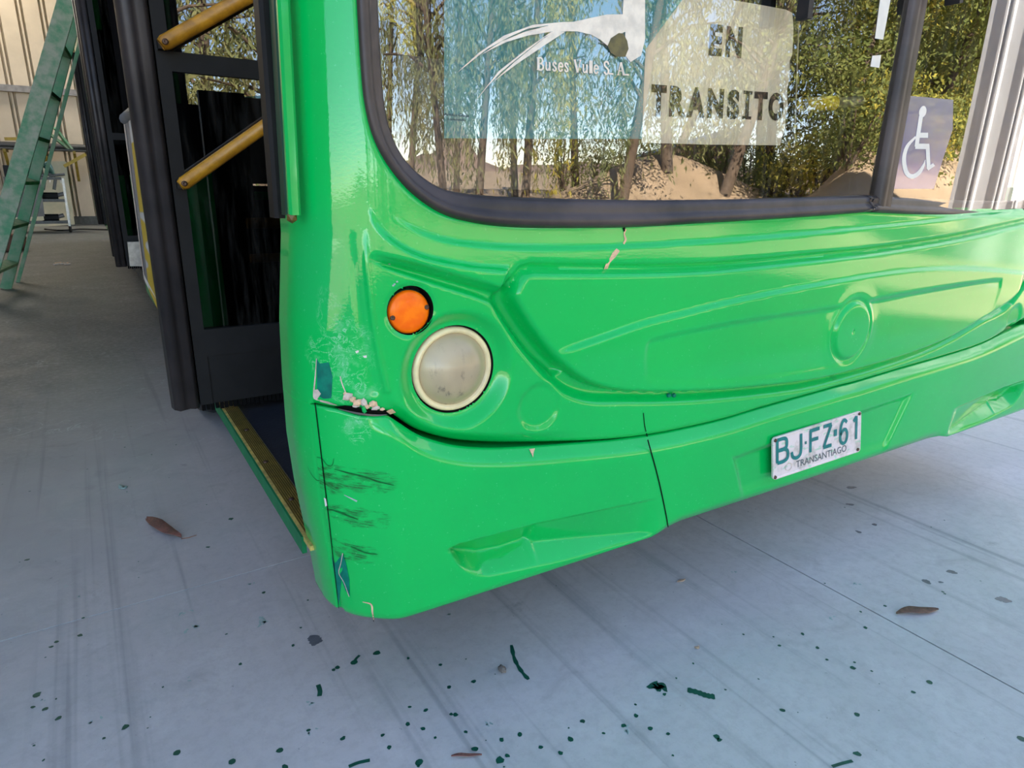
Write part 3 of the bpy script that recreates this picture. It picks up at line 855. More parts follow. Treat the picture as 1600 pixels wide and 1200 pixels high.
# crack in the paint below the windscreen
decal('paint_chip', [(963,388),(968,392),(961,402),(953,410),(949,420),(943,421),(946,413),(953,402),(957,394)], M['cream_filler'], 1, .0008, label='long cream chip in the green paint')
line_on('chipped_edge', [(977,358),(975,366),(977,374),(974,381)], [.005,.003,.005,.004], M['cream_filler'], 1)
decal('crack_opening', [(972,356),(976,355),(976,361),(974,362)], M['deep_black'], 1, .0014)
for p in [(608,413),(616,444),(620,440),(614,446),(700,472)][:4]:
    decal('paint_chip', [(p[0]-1.5, p[1]-1), (p[0]+1.5, p[1]-1.5), (p[0]+2, p[1]+1), (p[0]-1, p[1]+1.5)], M['pale_spatter'], 1)
decal('paint_chip', [(1296,588),(1300,586),(1306,589),(1307,593),(1301,594)], M['green_plain'], 1, .0012)
decal('paint_chip', [(1383,592),(1389,588),(1391,592),(1386,597)], M['teal'], 1, .0012)
# dark bolt seen in the lower hatch gap
for p in [(1043,617),(1051,617)]:
    a, z = U2(p, 1)
    c = skin(np.array([a]), np.array([z]), 1, .002)[0]
    G().lathe([(.0001,.004),(.004,.004),(.005,0)], c, (0,-1,0), 10).obj('hatch_clip', M['teal'], BUS)

# ---- windscreen rubber
n = len(GOu)
T = np.array([0, .06, .16, .34, .46, .60, .80, .94, 1.0]); H = np.array([-.012, .004, .012, .016, .010, .009, .013, .008, -.012])
def gasket_pts(sgn):
    rows = []
    for t, h in zip(T, H):
        q = GOu*(1-t)+GIu*t
        b = base(q[:, 0]); off = h-.012*t+(-.018*t*ss(-.95, -1.12, q[:, 0]))
        P = np.stack([b[:, 0]+b[:, 2]*off, b[:, 1]+b[:, 3]*off, q[:, 1]], 1)
        # carry the rubber up and across the top
        top = []
        u0 = q[0, 0]; zt = WTOP-.05*t
        for zz in np.linspace(q[0, 1], zt, 14)[1:]: top.append((u0, zz))
        for uu in np.linspace(u0, 0, 30)[1:]: top.append((uu, zt))
        top = np.array(top); bt = base(top[:, 0]); o2 = h-.012*t+(-.018*t*ss(-.95, -1.12, top[:, 0]))
        PT = np.stack([bt[:, 0]+bt[:, 2]*o2, bt[:, 1]+bt[:, 3]*o2, top[:, 1]], 1)
        P = np.vstack([PT[::-1], P])
        if sgn > 0: P[:, 0] = 2*XC-P[:, 0]
        rows.append(P)
    return rows
v = []; f = []
for sgn in (-1, 1):
    R = gasket_pts(sgn); m_ = len(R[0]); o0 = len(v)
    for r_ in R: v += list(r_)
    for i in range(len(R)-1):
        for k in range(m_-1):
            q = (o0+i*m_+k, o0+i*m_+k+1, o0+(i+1)*m_+k+1, o0+(i+1)*m_+k)
            f.append(q if sgn < 0 else q[::-1])
GASK = obj('windscreen_rubber', v, f, M['gasket'], BUS, True)
XDIV = at_y((1383,315), .858)[0]
pd = np.array([(-.030,-.012),(-.027,.006),(-.018,.014),(-.004,.011),(.004,.011),(.018,.014),(.027,.006),(.030,-.012)])
v = []; f = []
for zz in (.925, 1.0, 1.4, 1.8, WTOP-.02):
    for dx, h in pd: v.append((XDIV+dx*.95, .870-h-.004, zz))
for i in range(4):
    for k in range(7): f.append((i*8+k, i*8+k+1, (i+1)*8+k+1, (i+1)*8+k))
obj('windscreen_divider', v, f, M['gasket'], BUS, True)

# ---- windscreen panes
def glass_y(x):
    q = np.abs(np.asarray(x, float)-XC)/1.13
    return yfront(x)+.013+.012*q**2+.035*q**6
def pane_mesh(x0, x1, z0, z1):
    xs_ = np.linspace(x0, x1, 70); zs_ = np.linspace(z0, z1, 24)
    XX, ZZ = np.meshgrid(xs_, zs_); YY = glass_y(XX)-.005*(1-((ZZ-z0)/(z1-z0)*2-1)**2)
    n_ = len(xs_)
    return np.stack([XX, YY, ZZ], -1).reshape(-1, 3), [(j*n_+i, j*n_+i+1, (j+1)*n_+i+1, (j+1)*n_+i) for j in range(len(zs_)-1) for i in range(n_-1)]
PANE_L = obj('windscreen_pane', *pane_mesh(.345, XDIV, .915, WTOP-.01), M['glass'], BUS, True)
PANE_R = obj('windscreen_pane', *pane_mesh(XDIV, 2*XC-.345, .915, WTOP-.01), M['glass'], BUS, True)
def glass_at(p, off=.0015):
    """point just inside (off>0) the glass on the line of sight"""
    r = ray(*p); y = .88
    for _ in range(6):
        x = r[0]*y/r[1]; z = CAM_H+r[2]*y/r[1]
        zz = (z-.915)/(WTOP-.01-.915)
        y = float(glass_y(x))-.005*(1-(zz*2-1)**2)+off
    return EYE+r*(y/r[1])
def on_glass(name, polys, m, parent, off=.002, label=None):
    g_ = G()
    for poly in polys:
        P = [glass_at(p, off) for p in poly]; g_.add(P, [tuple(range(len(P)))])
    o = g_.obj(name, m, parent)
    if label: o['label'] = label
    return o
z1 = lambda p: (680+p[0]/4.848, p[1]/4.848)
fm = on_glass('window_film', [[(694,-40),(1060,-40),(1066,0),(1008,78),(1003,217),(850,217),(694,216)]], M['film'], PANE_L, .004, 'translucent teal film with a white bird drawing')
L1 = [[(170,548),(330,400),(520,270),(740,188),(950,168),(1055,166),(1050,200),(850,192),(700,217),(560,280),(400,368),(230,490)],
      [(340,420),(500,315),(680,240),(870,190),(890,238),(700,270),(540,318),(420,376)],
      [(300,772),(480,540),(700,365),(880,240),(910,245),(830,280),(640,430),(500,545),(400,650)],
      [(430,630),(600,470),(820,292),(905,240),(985,240),(830,342),(640,470),(500,572)],
      [(860,190),(950,168),(1050,165),(1180,135),(1180,262),(1080,238),(1000,236),(890,244)],
      [(1180,135),(1300,110),(1420,108),(1440,240),(1390,262),(1310,350),(1250,300),(1180,262)]]
on_glass('bird_drawing', [[z1(p) for p in poly] for poly in L1], M['white_film'], PANE_L, -.0008)
on_glass('drawing_tail', [[z1(p) for p in [(1390,250),(1330,290),(1305,350),(1330,400),(1380,430),(1440,430),(1465,370),(1455,310),(1425,255)]]], M['pear'], PANE_L, -.0012)
on_glass('paint_smear', [[z1(p) for p in [(1430,-80),(1590,-80),(1590,300),(1560,420),(1480,470),(1440,420),(1440,240),(1420,110)]]], M['white_film'], PANE_L, -.0005)
# serif lettering, stroke by stroke
GL = {'B': (.9, [([(.22,0),(.22,1)],.20),([(0,.03),(.5,.03)],.06),([(0,.97),(.5,.97)],.06),([(.3,.97),(.62,.95),(.76,.75),(.62,.55),(.3,.52)],.13),([(.3,.52),(.68,.48),(.86,.27),(.68,.05),(.3,.03)],.14)]),
      'u': (.8, [([(.2,.68),(.2,.2),(.32,.06),(.5,.06),(.64,.2)],.13),([(.05,.66),(.25,.66)],.05),([(.72,.68),(.72,0)],.15),([(.57,.66),(.75,.66)],.05)]),
      's': (.6, [([(.78,.52),(.66,.65),(.45,.67),(.26,.6),(.26,.47),(.5,.35),(.74,.22),(.72,.08),(.5,.02),(.28,.05),(.17,.18)],.13)]),
      'e': (.7, [([(.2,.38),(.82,.38),(.78,.56),(.55,.67),(.32,.6),(.2,.38),(.22,.18),(.38,.04),(.6,.04),(.82,.18)],.13)]),
      'V': (.95, [([(.14,1),(.52,0)],.18),([(.86,1),(.54,0)],.08),([(0,.97),(.34,.97)],.06),([(.68,.97),(1,.97)],.06)]),
      'l': (.40, [([(.5,1),(.5,0)],.30),([(.2,.03),(.8,.03)],.06),([(.2,.98),(.5,.98)],.05)]),
      'S': (.72, [([(.85,.76),(.7,.95),(.45,.98),(.22,.88),(.2,.68),(.45,.54),(.75,.4),(.82,.2),(.65,.04),(.38,.02),(.14,.2)],.15)]),
      'A': (.95, [([(.5,1),(.86,0)],.18),([(.48,1),(.14,0)],.08),([(.28,.34),(.7,.34)],.07),([(0,.03),(.3,.03)],.06),([(.68,.03),(1,.03)],.06)]),
      '.': (.3, [([(.4,.0),(.4,.12)],.4)])}
polys = []
def serif(txt, x0, y0, hgt, xsc, slope):
    x = x0
    for ch in txt:
        if ch == ' ': x += hgt*.36*xsc; continue
        w, st = GL[ch]; W = w*hgt*xsc*.78
        for pts, wd in st:
            pts = np.array(smooth_line(pts, 4) if len(pts) > 2 else pts)*np.array([W, hgt])
            vv, ff = ribbon2(pts, wd*hgt*.9)
            for q in ff: polys.append([(x+vv[i][0], y0+slope*(x+vv[i][0]-x0)-vv[i][1]) for i in q])
        x += W+hgt*.03
serif('Buses Vule S. A.', 838.5, 109.3, 20, .86, .062)
on_glass('serif_lettering', polys, M['white_film'], PANE_L, -.0010, 'white serif lettering reading Buses Vule S. A.')

def text_polys(body, bold=0.0):
    cu = bpy.data.curves.new('lettering', 'FONT'); cu.body = body; cu.offset = bold; cu.resolution_u = 4
    to = bpy.data.objects.new('lettering', cu); COL.objects.link(to)
    dg = bpy.context.evaluated_depsgraph_get(); dg.update()
    me = bpy.data.meshes.new_from_object(to.evaluated_get(dg))
    v_ = np.array([tuple(q.co) for q in me.vertices]); f_ = [tuple(q.vertices) for q in me.polygons]
    bpy.data.objects.remove(to); bpy.data.curves.remove(cu); bpy.data.meshes.remove(me)
    lo, hi = v_.min(0), v_.max(0)
    return (v_[:, :2]-lo[:2])/(hi-lo)[:2], f_
def quad_map(st, quad):
    TL, TR, BL, BR = (np.array(q, float) for q in quad); s_, t_ = st[:, :1], st[:, 1:]
    return (BL*(1-s_)+BR*s_)*(1-t_)+(TL*(1-s_)+TR*s_)*t_
for txt, quad in (('Artiku Glass', ((694,176),(733,178),(693.5,180.5),(732.5,183))), ('Laminado', ((700,183.5),(728,185.5),(699.5,187.5),(727.5,189.5)))):
    st, ff = text_polys(txt, .01); Q = quad_map(st, quad)
    obj('glass_mark', [glass_at(q, -.0008) for q in Q], ff, M['small_ink'], PANE_L)
on_glass('tape_strip', [[(1379,-30),(1397,-30),(1380,62),(1367,60)]], M['tape'], PANE_L, -.0008)
on_glass('tape_strip', [[(1363,87),(1377,86),(1374,106),(1360,104)]], M['tape'], PANE_L, -.0008)
# accessibility sticker
z3 = lambda p: (1360+p[0]/5.7125, 120+p[1]/5.7125)
on_glass('access_sticker', [[z3(p) for p in [(338,168),(740,205),(735,470),(640,760),(566,1000),(190,1000),(210,860),(300,380)]]], M['navy'], PANE_R, -.0005, 'navy wheelchair access sticker')
wc = []
def st_z3(pts, w, n=1):
    vv, ff = ribbon2(smooth_line(pts, 5) if n else pts, w)
    for q in ff: wc.append([z3(vv[i]) for i in q])
th = np.linspace(0, 2*math.pi, 20)[:-1]
wc.append([z3((467+33*math.cos(t)+8*math.sin(t)*-1, 312+52*math.sin(t))) for t in th])
st_z3([(452,350),(432,480),(420,560),(412,625)], 36, 0)
st_z3([(415,522),(515,522)], 46, 0)
st_z3([(400,620),(525,622)], 48, 0)
st_z3([(510,610),(520,820)], 34, 0)
st_z3([(508,825),(568,782)], 30, 0)
st_z3([(405,535),(330,620),(300,730),(320,850),(370,890),(430,860),(475,790),(490,740)], [18,30,36,40,40,36,22,6], 1)
on_glass('wheelchair_symbol', wc, M['tape'], PANE_R, -.0008)

# ---- headlight and indicator
def lamp_axis(c):
    b = base(np.array([c[0]]))[0]; return np.array([b[0], b[1], c[1]]), np.array([b[2], b[3], 0])
hp, hn = lamp_axis(HEAD); ip, inn = lamp_axis(IND)
for sgn in (-1, 1):
    hp, hn = lamp_axis((HEAD[0]*-sgn, HEAD[1])); ip, inn = lamp_axis((IND[0]*-sgn, IND[1]))
    mx = md = lambda p: p
    hl = G().lathe([(R_HEAD+.001,-.0195),(R_HEAD+.001,-.028),(R_HEAD-.004,-.030),(R_HEAD-.004,-.060),(.02,-.075)], mx(hp), md(hn), 64).obj('headlight', M['rubber'], BUS, True)
    if sgn < 0: hl['label'] = 'clouded round headlight in the front corner'
    G().lathe([(R_HEAD-.0035,-.042),(R_HEAD-.003,-.022),(R_HEAD-.006,-.0165),(R_HEAD-.012,-.0175),(R_HEAD-.0135,-.022)], mx(hp), md(hn), 64).obj('headlight_ring', M['head_ring'], hl, True)
    rr = R_HEAD-.0128
    G().lathe([(rr*math.sin(t)/math.sin(1.0), -.022+.030*(math.cos(t)-math.cos(1.0))/(1-math.cos(1.0))) for t in np.linspace(1.0, .001, 14)], mx(hp), md(hn), 64).obj('headlight_glass', M['head_glass'], hl, True)
    il = G().lathe([(R_IND+.001,-.004),(R_IND,-.040),(.006,-.042)], mx(ip), md(inn), 48).obj('indicator', M['deep_black'], BUS, True)
    if sgn < 0: il['label'] = 'round amber indicator above the headlight'
    cc = mx(ip+np.array([.0008,0,-.0038]))
    G().lathe([(.0345,-.034),(.0345,-.018),(.0338,-.0165)], cc, md(inn), 48).obj('indicator_body', M['green_dark'], il, True)
    ln = G().lathe([(.0332,-.020),(.0330,-.0125),(.0295,-.0095),(.018,-.0075),(.008,-.007),(.0005,-.007)], cc, md(inn), 48).obj('indicator_lens', M['orange'], il, True)
    for dx, dz in ((.0275, .006), (-.0275, -.006)):
        t_ = np.array([-inn[1], inn[0], 0])
        sc = cc+t_*dx+np.array([0,0,dz])
        G().lathe([(.0038,-.011),(.0036,-.0075),(.002,-.0085),(.0003,-.0085)], sc, md(inn), 12).obj('screw', M['screw'], il, True)

# ---- number plate, a bent painted plate bolted to the bumper
PQ = [at_y(p, .846) for p in ((1206.5,684.5),(1344.5,641),(1206.5,750),(1343,704.5))]
def plate_pt(s, t, off=0.0):                            # t from the top
    TL, TR, BL, BR = PQ
    return (TL*(1-s)+TR*s)*(1-t)+(BL*(1-s)+BR*s)*t+np.array([0, -off, 0])
def rr_poly(r_s, r_t, n_=4):
    out = []
    for (cs, ct, a0) in ((1-r_s, r_t, -90), (1-r_s, 1-r_t, 0), (r_s, 1-r_t, 90), (r_s, r_t, 180)):
        for k in range(n_+1):
            a_ = math.radians(a0+90*k/n_); out.append((cs+r_s*math.cos(a_), ct+r_t*math.sin(a_)))
    return out
ol = rr_poly(.03, .08)
nn_ = len(ol)
inn_ = [((s-.5)*.965+.5, (t-.5)*.90+.5) for s, t in ol]
v = [plate_pt(s, t, -.002) for s, t in ol]+[plate_pt(s, t, .0025) for s, t in ol]+[plate_pt(s, t, .0025) for s, t in [((s-.5)*.98+.5, (t-.5)*.94+.5) for s, t in ol]]+[plate_pt(s, t, .001) for s, t in inn_]
f = [(i+k*nn_, (i+1) % nn_+k*nn_, (i+1) % nn_+(k+1)*nn_, i+(k+1)*nn_) for k in range(3) for i in range(nn_)]+[tuple(range(3*nn_, 4*nn_))]
PL = obj('number_plate', v, f, M['plate'], BUS); PL['label'] = 'scuffed white number plate with teal characters'
def plate_strokes(name, strokes, w, m, box):
    s0, s1, t0, t1 = box; g_ = G(); asp = .36/.115
    for si, pts in enumerate(strokes):
        p_ = np.array([((s0+(s1-s0)*a)*asp, t1-(t1-t0)*b) for a, b in pts])
        if len(p_) > 3: p_ = smooth_line(p_, 4)
        vv, ff = ribbon2(p_, w)
        g_.add([plate_pt(q[0]/asp, q[1], .0022+.0003*si) for q in vv], ff)
    return g_.obj(name, m, PL)
CH = {'B': [[(0,0),(0,1)],[(0,1),(.6,1),(.9,.9),(.9,.62),(.6,.53),(0,.53)],[(0,.53),(.65,.53),(1,.4),(1,.12),(.65,0),(0,0)]],
      'J': [[(1,1),(1,.25),(.8,.04),(.45,0),(.12,.1),(0,.32)]],
      'F': [[(0,0),(0,1)],[(-.1,.97),(1,.97)],[(0,.55),(.85,.55)]],
      'Z': [[(0,.97),(1,.97)],[(.95,.97),(.05,.03)],[(0,.03),(1,.03)]],
      '6': [[(.92,.88),(.65,1),(.35,.98),(.08,.75),(0,.4),(.08,.12),(.4,0),(.75,.03),(.98,.2),(.98,.42),(.75,.58),(.4,.58),(.05,.4)]],
      '1': [[(.1,.80),(.75,.98)],[(.75,1),(.75,0)]]}
for ch, bx in (('B',(.045,.15,.08,.62)),('J',(.195,.295,.10,.64)),('F',(.40,.50,.09,.62)),('Z',(.545,.64,.09,.62)),('6',(.745,.83,.11,.66)),('1',(.90,.955,.10,.66))):
    plate_strokes('plate_character', CH[ch], .085, M['plate_teal'], bx)
plate_strokes('plate_dot', [[(0,.5),(1,.5)]], .07, M['plate_teal'], (.337,.357,.30,.40))
plate_strokes('plate_dot', [[(0,.5),(1,.5)]], .16, M['plate_teal'], (.668,.705,.26,.42))
st, ff = text_polys('TRANSANTIAGO', .004)
obj('plate_lettering', [plate_pt(.245+.58*s, .885-.165*t, .0018) for s, t in st], ff, M['plate_grey'], PL)
cr = [(.165+.035*math.cos(t), .80+.085*math.sin(t)) for t in np.linspace(0, 2*math.pi, 17)]
g_ = G(); vv, ff = ribbon2([(a*3.13, b) for a, b in cr], .02); g_.add([plate_pt(q[0]/3.13, q[1], .0018) for q in vv], ff); g_.obj('plate_seal', M['white_primer'], PL)
for s, t in ((.02,.06),(.975,.06),(.965,.93),(.02,.94)):
    c = plate_pt(s, t, .002); G().lathe([(.0045,0),(.004,.003),(.0005,.0035)], c, (0,-1,0), 10).obj('plate_bolt', M['screw'], PL, True)

# ---- bus body behind the front
X0, X1 = .25, 2.75
DOORS = [(1.062, 1.98), (4.55, 5.95), (8.9, 10.2)]
YEND = 12.6
prev = None
segs = [(1.98, 4.55), (5.95, 8.9), (10.2, YEND)]
for a, b in segs:
    sp = G().box((X0+.02, a, .30), (X0+.06, b, .98)).box((X0+.02, a, 1.95), (X0+.06, b, 2.95)).obj('side_wall', M['green_plain'], BUS)
    G().box((X0+.03, a+.05, .98), (X0+.045, b-.05, 1.95)).obj('side_window', M['window_dark'], BUS)
for y in (2.8, 3.7, 7.0, 7.9, 11.0, 11.8): G().box((X0+.022, y-.03, .98), (X0+.05, y+.03, 1.95)).obj('window_post', M['black'], BUS)
for y in (2.4, 3.9, 5.4, 6.9, 8.4, 9.9, 11.4): G().box((X1-.04, y-.03, .98), (X1-.005, y+.03, 1.95)).obj('window_post', M['black'], BUS)
for a, b in DOORS: G().box((X0+.02, a, 2.42), (X0+.06, b, 2.95)).obj('door_header', M['green_plain'], BUS)
G().box((X1-.05, 1.062, .30), (X1, YEND, .98)).box((X1-.05, 1.062, 1.95), (X1, YEND, 2.95)).obj('side_wall', M['green_plain'], BUS)
G().box((X1-.035, 1.1, .98), (X1-.02, YEND, 1.95)).obj('side_window', M['window_dark'], BUS)
G().box((X0+.02, YEND-.05, .30), (X1, YEND, 2.95)).obj('rear_wall', M['green_plain'], BUS)
G().box((X0+.015, .95, 2.93), (X1-.015, YEND, 3.05)).obj('roof', M['green_plain'], BUS)
G().box((X0+.045, 1.0, .27), (X1-.03, YEND-.02, .352)).obj('floor_pan', M['mat_floor'], BUS)
G().box((X0+.10, .935, .29), (X1-.10, 1.02, .40)).obj('floor_pan', M['dark_int'], BUS)
# bulkhead and dashboard behind the front skin
G().box((X0+.13, 1.02, .33), (X1-.10, 1.05, .86)).obj('front_bulkhead', M['dark_int'], BUS)
g_ = G()
dv = [(X0+.13,.93,.865),(X1-.13,.93,.865),(X1-.13,1.32,.90),(X0+.13,1.32,.90),(X0+.13,.93,.80),(X1-.13,.93,.80),(X1-.13,1.32,.80),(X0+.13,1.32,.80)]
g_.add(dv, [(0,1,2,3),(7,6,5,4),(0,4,5,1),(1,5,6,2),(2,6,7,3),(3,7,4,0)])
g_.obj('dashboard', M['dark_int'], BUS)
G().box((X1-.07, 1.06, .36), (X1-.055, YEND-.1, 2.9)).obj('inner_lining', M['dark_int'], BUS)
G().box((X0+.1, 1.0, 2.86), (X1-.06, YEND-.1, 2.92)).obj('ceiling_lining', M['dark_int'], BUS)
G().box((X0+.07, 2.0, .36), (X0+.085, 4.5, 2.9)).obj('inner_lining', M['dark_int'], BUS)
G().box((X0+.1, 3.4, .36), (X1-.1, 3.44, 2.9)).obj('partition', M['dark_int'], BUS)
for y in (3.0, 9.2):
    for sgn, x in ((-1, X0+.16), (1, X1-.16)):
        w_ = G().lathe([(.02,-.14),(.30,-.14),(.46,-.11),(.48,-.06),(.48,.06),(.46,.11),(.30,.13),(.10,.10),(.02,.10)], (x, y, .48), (sgn, 0, 0), 40).obj('wheel', M['rubber'], BUS, True)
        G().lathe([(.27,.131),(.25,.115),(.12,.105),(.09,.14),(.02,.145)], (x, y, .48), (sgn, 0, 0), 32).obj('hub', M['dark_steel'], w_, True)
# grab bar and little stud behind the windscreen
p = [at_y((1254,164), .93), at_y((1302,161), .93)]
G().tube([p[0], p[0]*.3+p[1]*.7, p[1]], [.0145,.0145,.015], 14).obj('grab_bar', M['yellow_bright'], BUS, True)
G().tube([at_y((1302,161), .93), at_y((1345,158), .93)], .011, 12).obj('grab_bar_end', M['grey_int'], BUS, True)
G().beam(at_y((1266,-60), .838), at_y((1256,31), .838), .024, .014).obj('wiper_arm', M['rubber'], BUS)
G().beam(at_y((1496,-60), .815), at_y((1490,7), .815), .03, .014).obj('wiper_arm', M['rubber'], BUS)
G().beam(at_y((1248,38), .92), at_y((1241,228), .92), .002, .002).obj('wire', M['tape'], BUS)
# paper notice hanging inside the screen
pp = [(1003,223),(1110,226),(1219,227),(1222,214),(1226,205),(1228,180),(1231,170),(1230,140),(1234,120),(1234,95),(1238,85),(1240,45),(1238,20),(1228,15),(1180,6),(1120,-4),(1080,-16),(1064,-6),(1040,28),(1009,75),(1006,140)]
PY = .905
PP = [at_y(q, PY) for q in pp]; n = len(PP)
pc = np.mean(PP, 0)
NOTICE = thing('paper_notice', 'torn weathered paper notice reading EN TRANSITO inside the windscreen', 'notice', (pc[0], PY, min(q[2] for q in PP)))
obj('sheet', PP+[q+np.array([0,.0012,0]) for q in PP], [tuple(range(n)), tuple(range(2*n-1, n-1, -1))]+[(i, n+i, n+(i+1) % n, (i+1) % n) for i in range(n)], M['paper'], NOTICE)
z2 = lambda p: (980+p[0]/4.706, p[1]/4.706)
for ch, quad in (('E',((612,175),(708,185),(597,408),(693,415))),('N',((735,190),(853,200),(722,418),(838,430))),
                 ('T',((180,618),(293,628),(172,855),(282,857))),('R',((318,628),(432,640),(307,858),(432,862))),('A',((448,640),(578,643),(435,862),(570,867))),
                 ('N',((597,648),(715,655),(587,868),(703,873))),('S',((742,658),(830,662),(733,878),(820,882))),('I',None),
                 ('T',((938,672),(1035,678),(925,880),(1025,887))),('O',((1045,678),(1155,685),(1035,885),(1145,892)))):
    if ch == 'I':
        q = [(857,665),(922,672),(920,696),(901,695),(893,856),(912,857),(911,880),(846,876),(847,853),(866,854),(875,691),(856,690)]
        obj('printed_letter', [at_y(z2(p), PY-.0012) for p in q], [tuple(range(12))], M['ink'], NOTICE)
        continue
    st, ff = text_polys(ch, .055); Q = quad_map(st, [z2(q) for q in quad])
    obj('printed_letter', [at_y(q, PY-.0012) for q in Q], ff, M['ink'], NOTICE)

# ---- door opening: sill, tread, jamb seals
G().box((X0-.004, 1.06, .325), (X0+.004, 1.98, .358)).obj('sill_face', M['green_sill'], BUS)
TR = G().box((X0, 1.02, .35), (X0+.040, 1.98, .3592)).obj('step_tread', M['tread'], BUS); TR['label'] = 'worn yellow ribbed step edging'
for i in range(8):
    x = X0+.006+i*.0043
    G().box((x, 1.02, .3592), (x+.0024, 1.98, .3612)).obj('tread_rib', M['yellow_dark'], TR)
for p in ((385,672),(415,722),(455,780)):
    c = at_z(p, .361); G().lathe([(.006,0),(.005,.0025),(.0005,.003)], c, (0,0,1), 12).obj('tread_screw', M['screw'], TR, True)
def vstrip(name, top, bot, Y, w0, d, m, parent=BUS):
    """upright strip at depth Y on the door jamb, carried up past the frame to the door head"""
    a = at_y(top, Y); b = at_y(bot, Y)
    a2 = b+(a-b)/(a-b)[2]*(2.42-b[2])
    return G().beam(b, a2, w0, d, (1,0,0), min(w0, d)*.25).obj(name, m, parent)
vstrip('jamb_seal', (411,0), (436,340), 1.05, .040, .020, M['black'])
vstrip('jamb_channel', (431,0), (450,336), 1.0, .030, .012, M['green_dark'])
vstrip('jamb_rib', (442,0), (460,336), .955, .014, .016, M['green_plain'])
c = at_y((456,340), .955)
bm = bmesh.new(); bmesh.ops.create_icosphere(bm, subdivisions=1, radius=.008)
me = bpy.data.meshes.new('rust_lump'); bm.to_mesh(me); bm.free(); o = link('rust_lump', me, M['yellow_dark'], BUS); o.matrix_basis = Matrix.Translation(Vector(c))

# ---- door leaves
LY = 1.83
def make_leaf(full=True):
    root = bpy.data.objects.new('door_leaf', None); COL.objects.link(root)
    root.parent = BUS; root.matrix_parent_inverse = Matrix.Translation(-BUS.location)
    lf = lambda p: at_y(p, LY)
    def part(name, g, m, smooth=False, lab=None):
        o = g.obj(name, m, None, smooth); o.parent = root
        if lab: o['label'] = lab
        return o
    xo, xi, zb, zt = .128, .88, .39, 2.40
    # rounded rubber nose
    prof = [(.0,.012),(.004,-.012),(.016,-.030),(.030,-.024),(.040,-.020),(.052,-.028),(.062,-.020),(.066,.0),(.066,.024),(.0,.024)]
    v = []; f = []
    for zz in (zb-.004, zt):
        for a, b in prof: v.append((xo+a*1.0, LY+b, zz))
    npf = len(prof)
    for k in range(npf): f.append((k, (k+1) % npf, npf+(k+1) % npf, npf+k))
    f.append(tuple(range(npf))[::-1]); f.append(tuple(range(npf, 2*npf)))
    g = G(); g.add(v, f); part('door_seal', g, M['rubber_brown'], True)
    zc0, zc1 = 1.198, 1.240
    x2 = xo+.066
    g = G()
    g.box((x2, LY-.016, zb), (x2+.030, LY+.02, zt)).box((xi-.03, LY-.016, zb), (xi, LY+.02, zt))
    g.box((x2+.03, LY-.016, zc0), (xi-.03, LY+.02, zc1)).box((x2+.03, LY-.016, zt-.06), (xi-.03, LY+.02, zt))
    g.box((x2+.03, LY-.016, .52), (xi-.03, LY+.02, .590))
    part('door_frame', g, M['black'])
    part('kick_panel', G().box((x2+.0, LY-.012, zb), (xi, LY+.012, .519)), M['black'])
    part('door_pane', G().box((x2+.03, LY-.006, .590), (xi-.03, LY-.001, zc0)), M['door_glass'], lab='lower door pane')
    part('door_pane', G().box((x2+.03, LY-.006, zc1), (xi-.03, LY-.001, zt-.06)), M['door_glass'], lab='upper door pane')
    g = G()
    for i in range(60):
        x = x2+.004+i*(xi-x2-.01)/60
        g.box((x, LY-.004, zb-.018-random.random()*.006), (x+.009, LY+.006, zb+.002))
    b = part('bottom_brush', g, M['deep_black']); b['kind'] = 'stuff'
    for pa, pb in (((255,68), (380,-2)), ((285,288), (421,192))):
        A = at_y(pa, LY-.05); B = at_y(pb, LY-.05); d = (B-A)/np.linalg.norm(B-A); B = A+d*.46
        r_ = .0165 if pa[1] < 100 else .0155
        o = part('handrail', G().tube([A-d*.006, A+d*.004, A+d*.02, B], [r_*.75, r_, r_, r_], 16), M['yellow_rail'], True)
        s = G().lathe([(.0065,-.002),(.0065,.004),(.003,.0045),(.0005,.003)], A+np.array([0,-r_*.95,0])+d*.003, (0,-1,0), 12).obj('screw', M['screw'], o, True)
        G().beam(A+np.array([0,.005,0]), A+np.array([0,.045,0]), .02, .02).obj('rail_foot', M['black'], o)
    return root
def copy_tree(o, parent):
    c = o.copy(); COL.objects.link(c); c.parent = parent; c.matrix_parent_inverse = o.matrix_parent_inverse
    for ch in o.children:
        if not ch.name.startswith('handrail'): copy_tree(ch, c)
    return c
leaf = make_leaf(); leaf['label'] = 'open front door leaf with two yellow handrails'
for y, dx, lab in ((5.20, .020, 'open middle door leaf'), (5.92, .028, 'second middle door leaf'), (10.2, .04, 'open rear door leaf')):
    c = copy_tree(leaf, BUS); c.matrix_basis = Matrix.Translation((dx, y-LY, 0)); c['label'] = lab
# striped wind panel beside the front door
a, b = at_y((226,437), 3.10), at_y((254,499), 2.55)
t0, t1 = at_y((194,190), 3.10), at_y((222,172), 2.55)
ex = np.array([.012, 0, 0])
WP = obj('wind_panel', [a, b, t1, t0, a+ex, b+ex, t1+ex, t0+ex], [(0,1,2,3),(7,6,5,4),(0,4,5,1),(1,5,6,2),(2,6,7,3),(3,7,4,0)], M['grey_panel'], BUS)
WP['label'] = 'upright wind panel with yellow and white tape'
def wp(s, t): return (a*(1-s)+b*s)*(1-t)+(t0*(1-s)+t1*s)*t+np.array([-.0015, 0, 0])
k = NT('yellow_white_tape'); v_ = k.coord()
bands = k.ramp(k.noise(k.mapping(v_, sc=(1,1,9)), .9, 1), .52, .55)
k.bsdf(Base__Color=k.mix(bands, (.50,.34,.02), (.50,.49,.46)), Roughness=.5)
obj('tape_band', [wp(.30,.0), wp(.88,.0), wp(.88,1), wp(.30,1)], [(0,1,2,3)], k.m, WP)
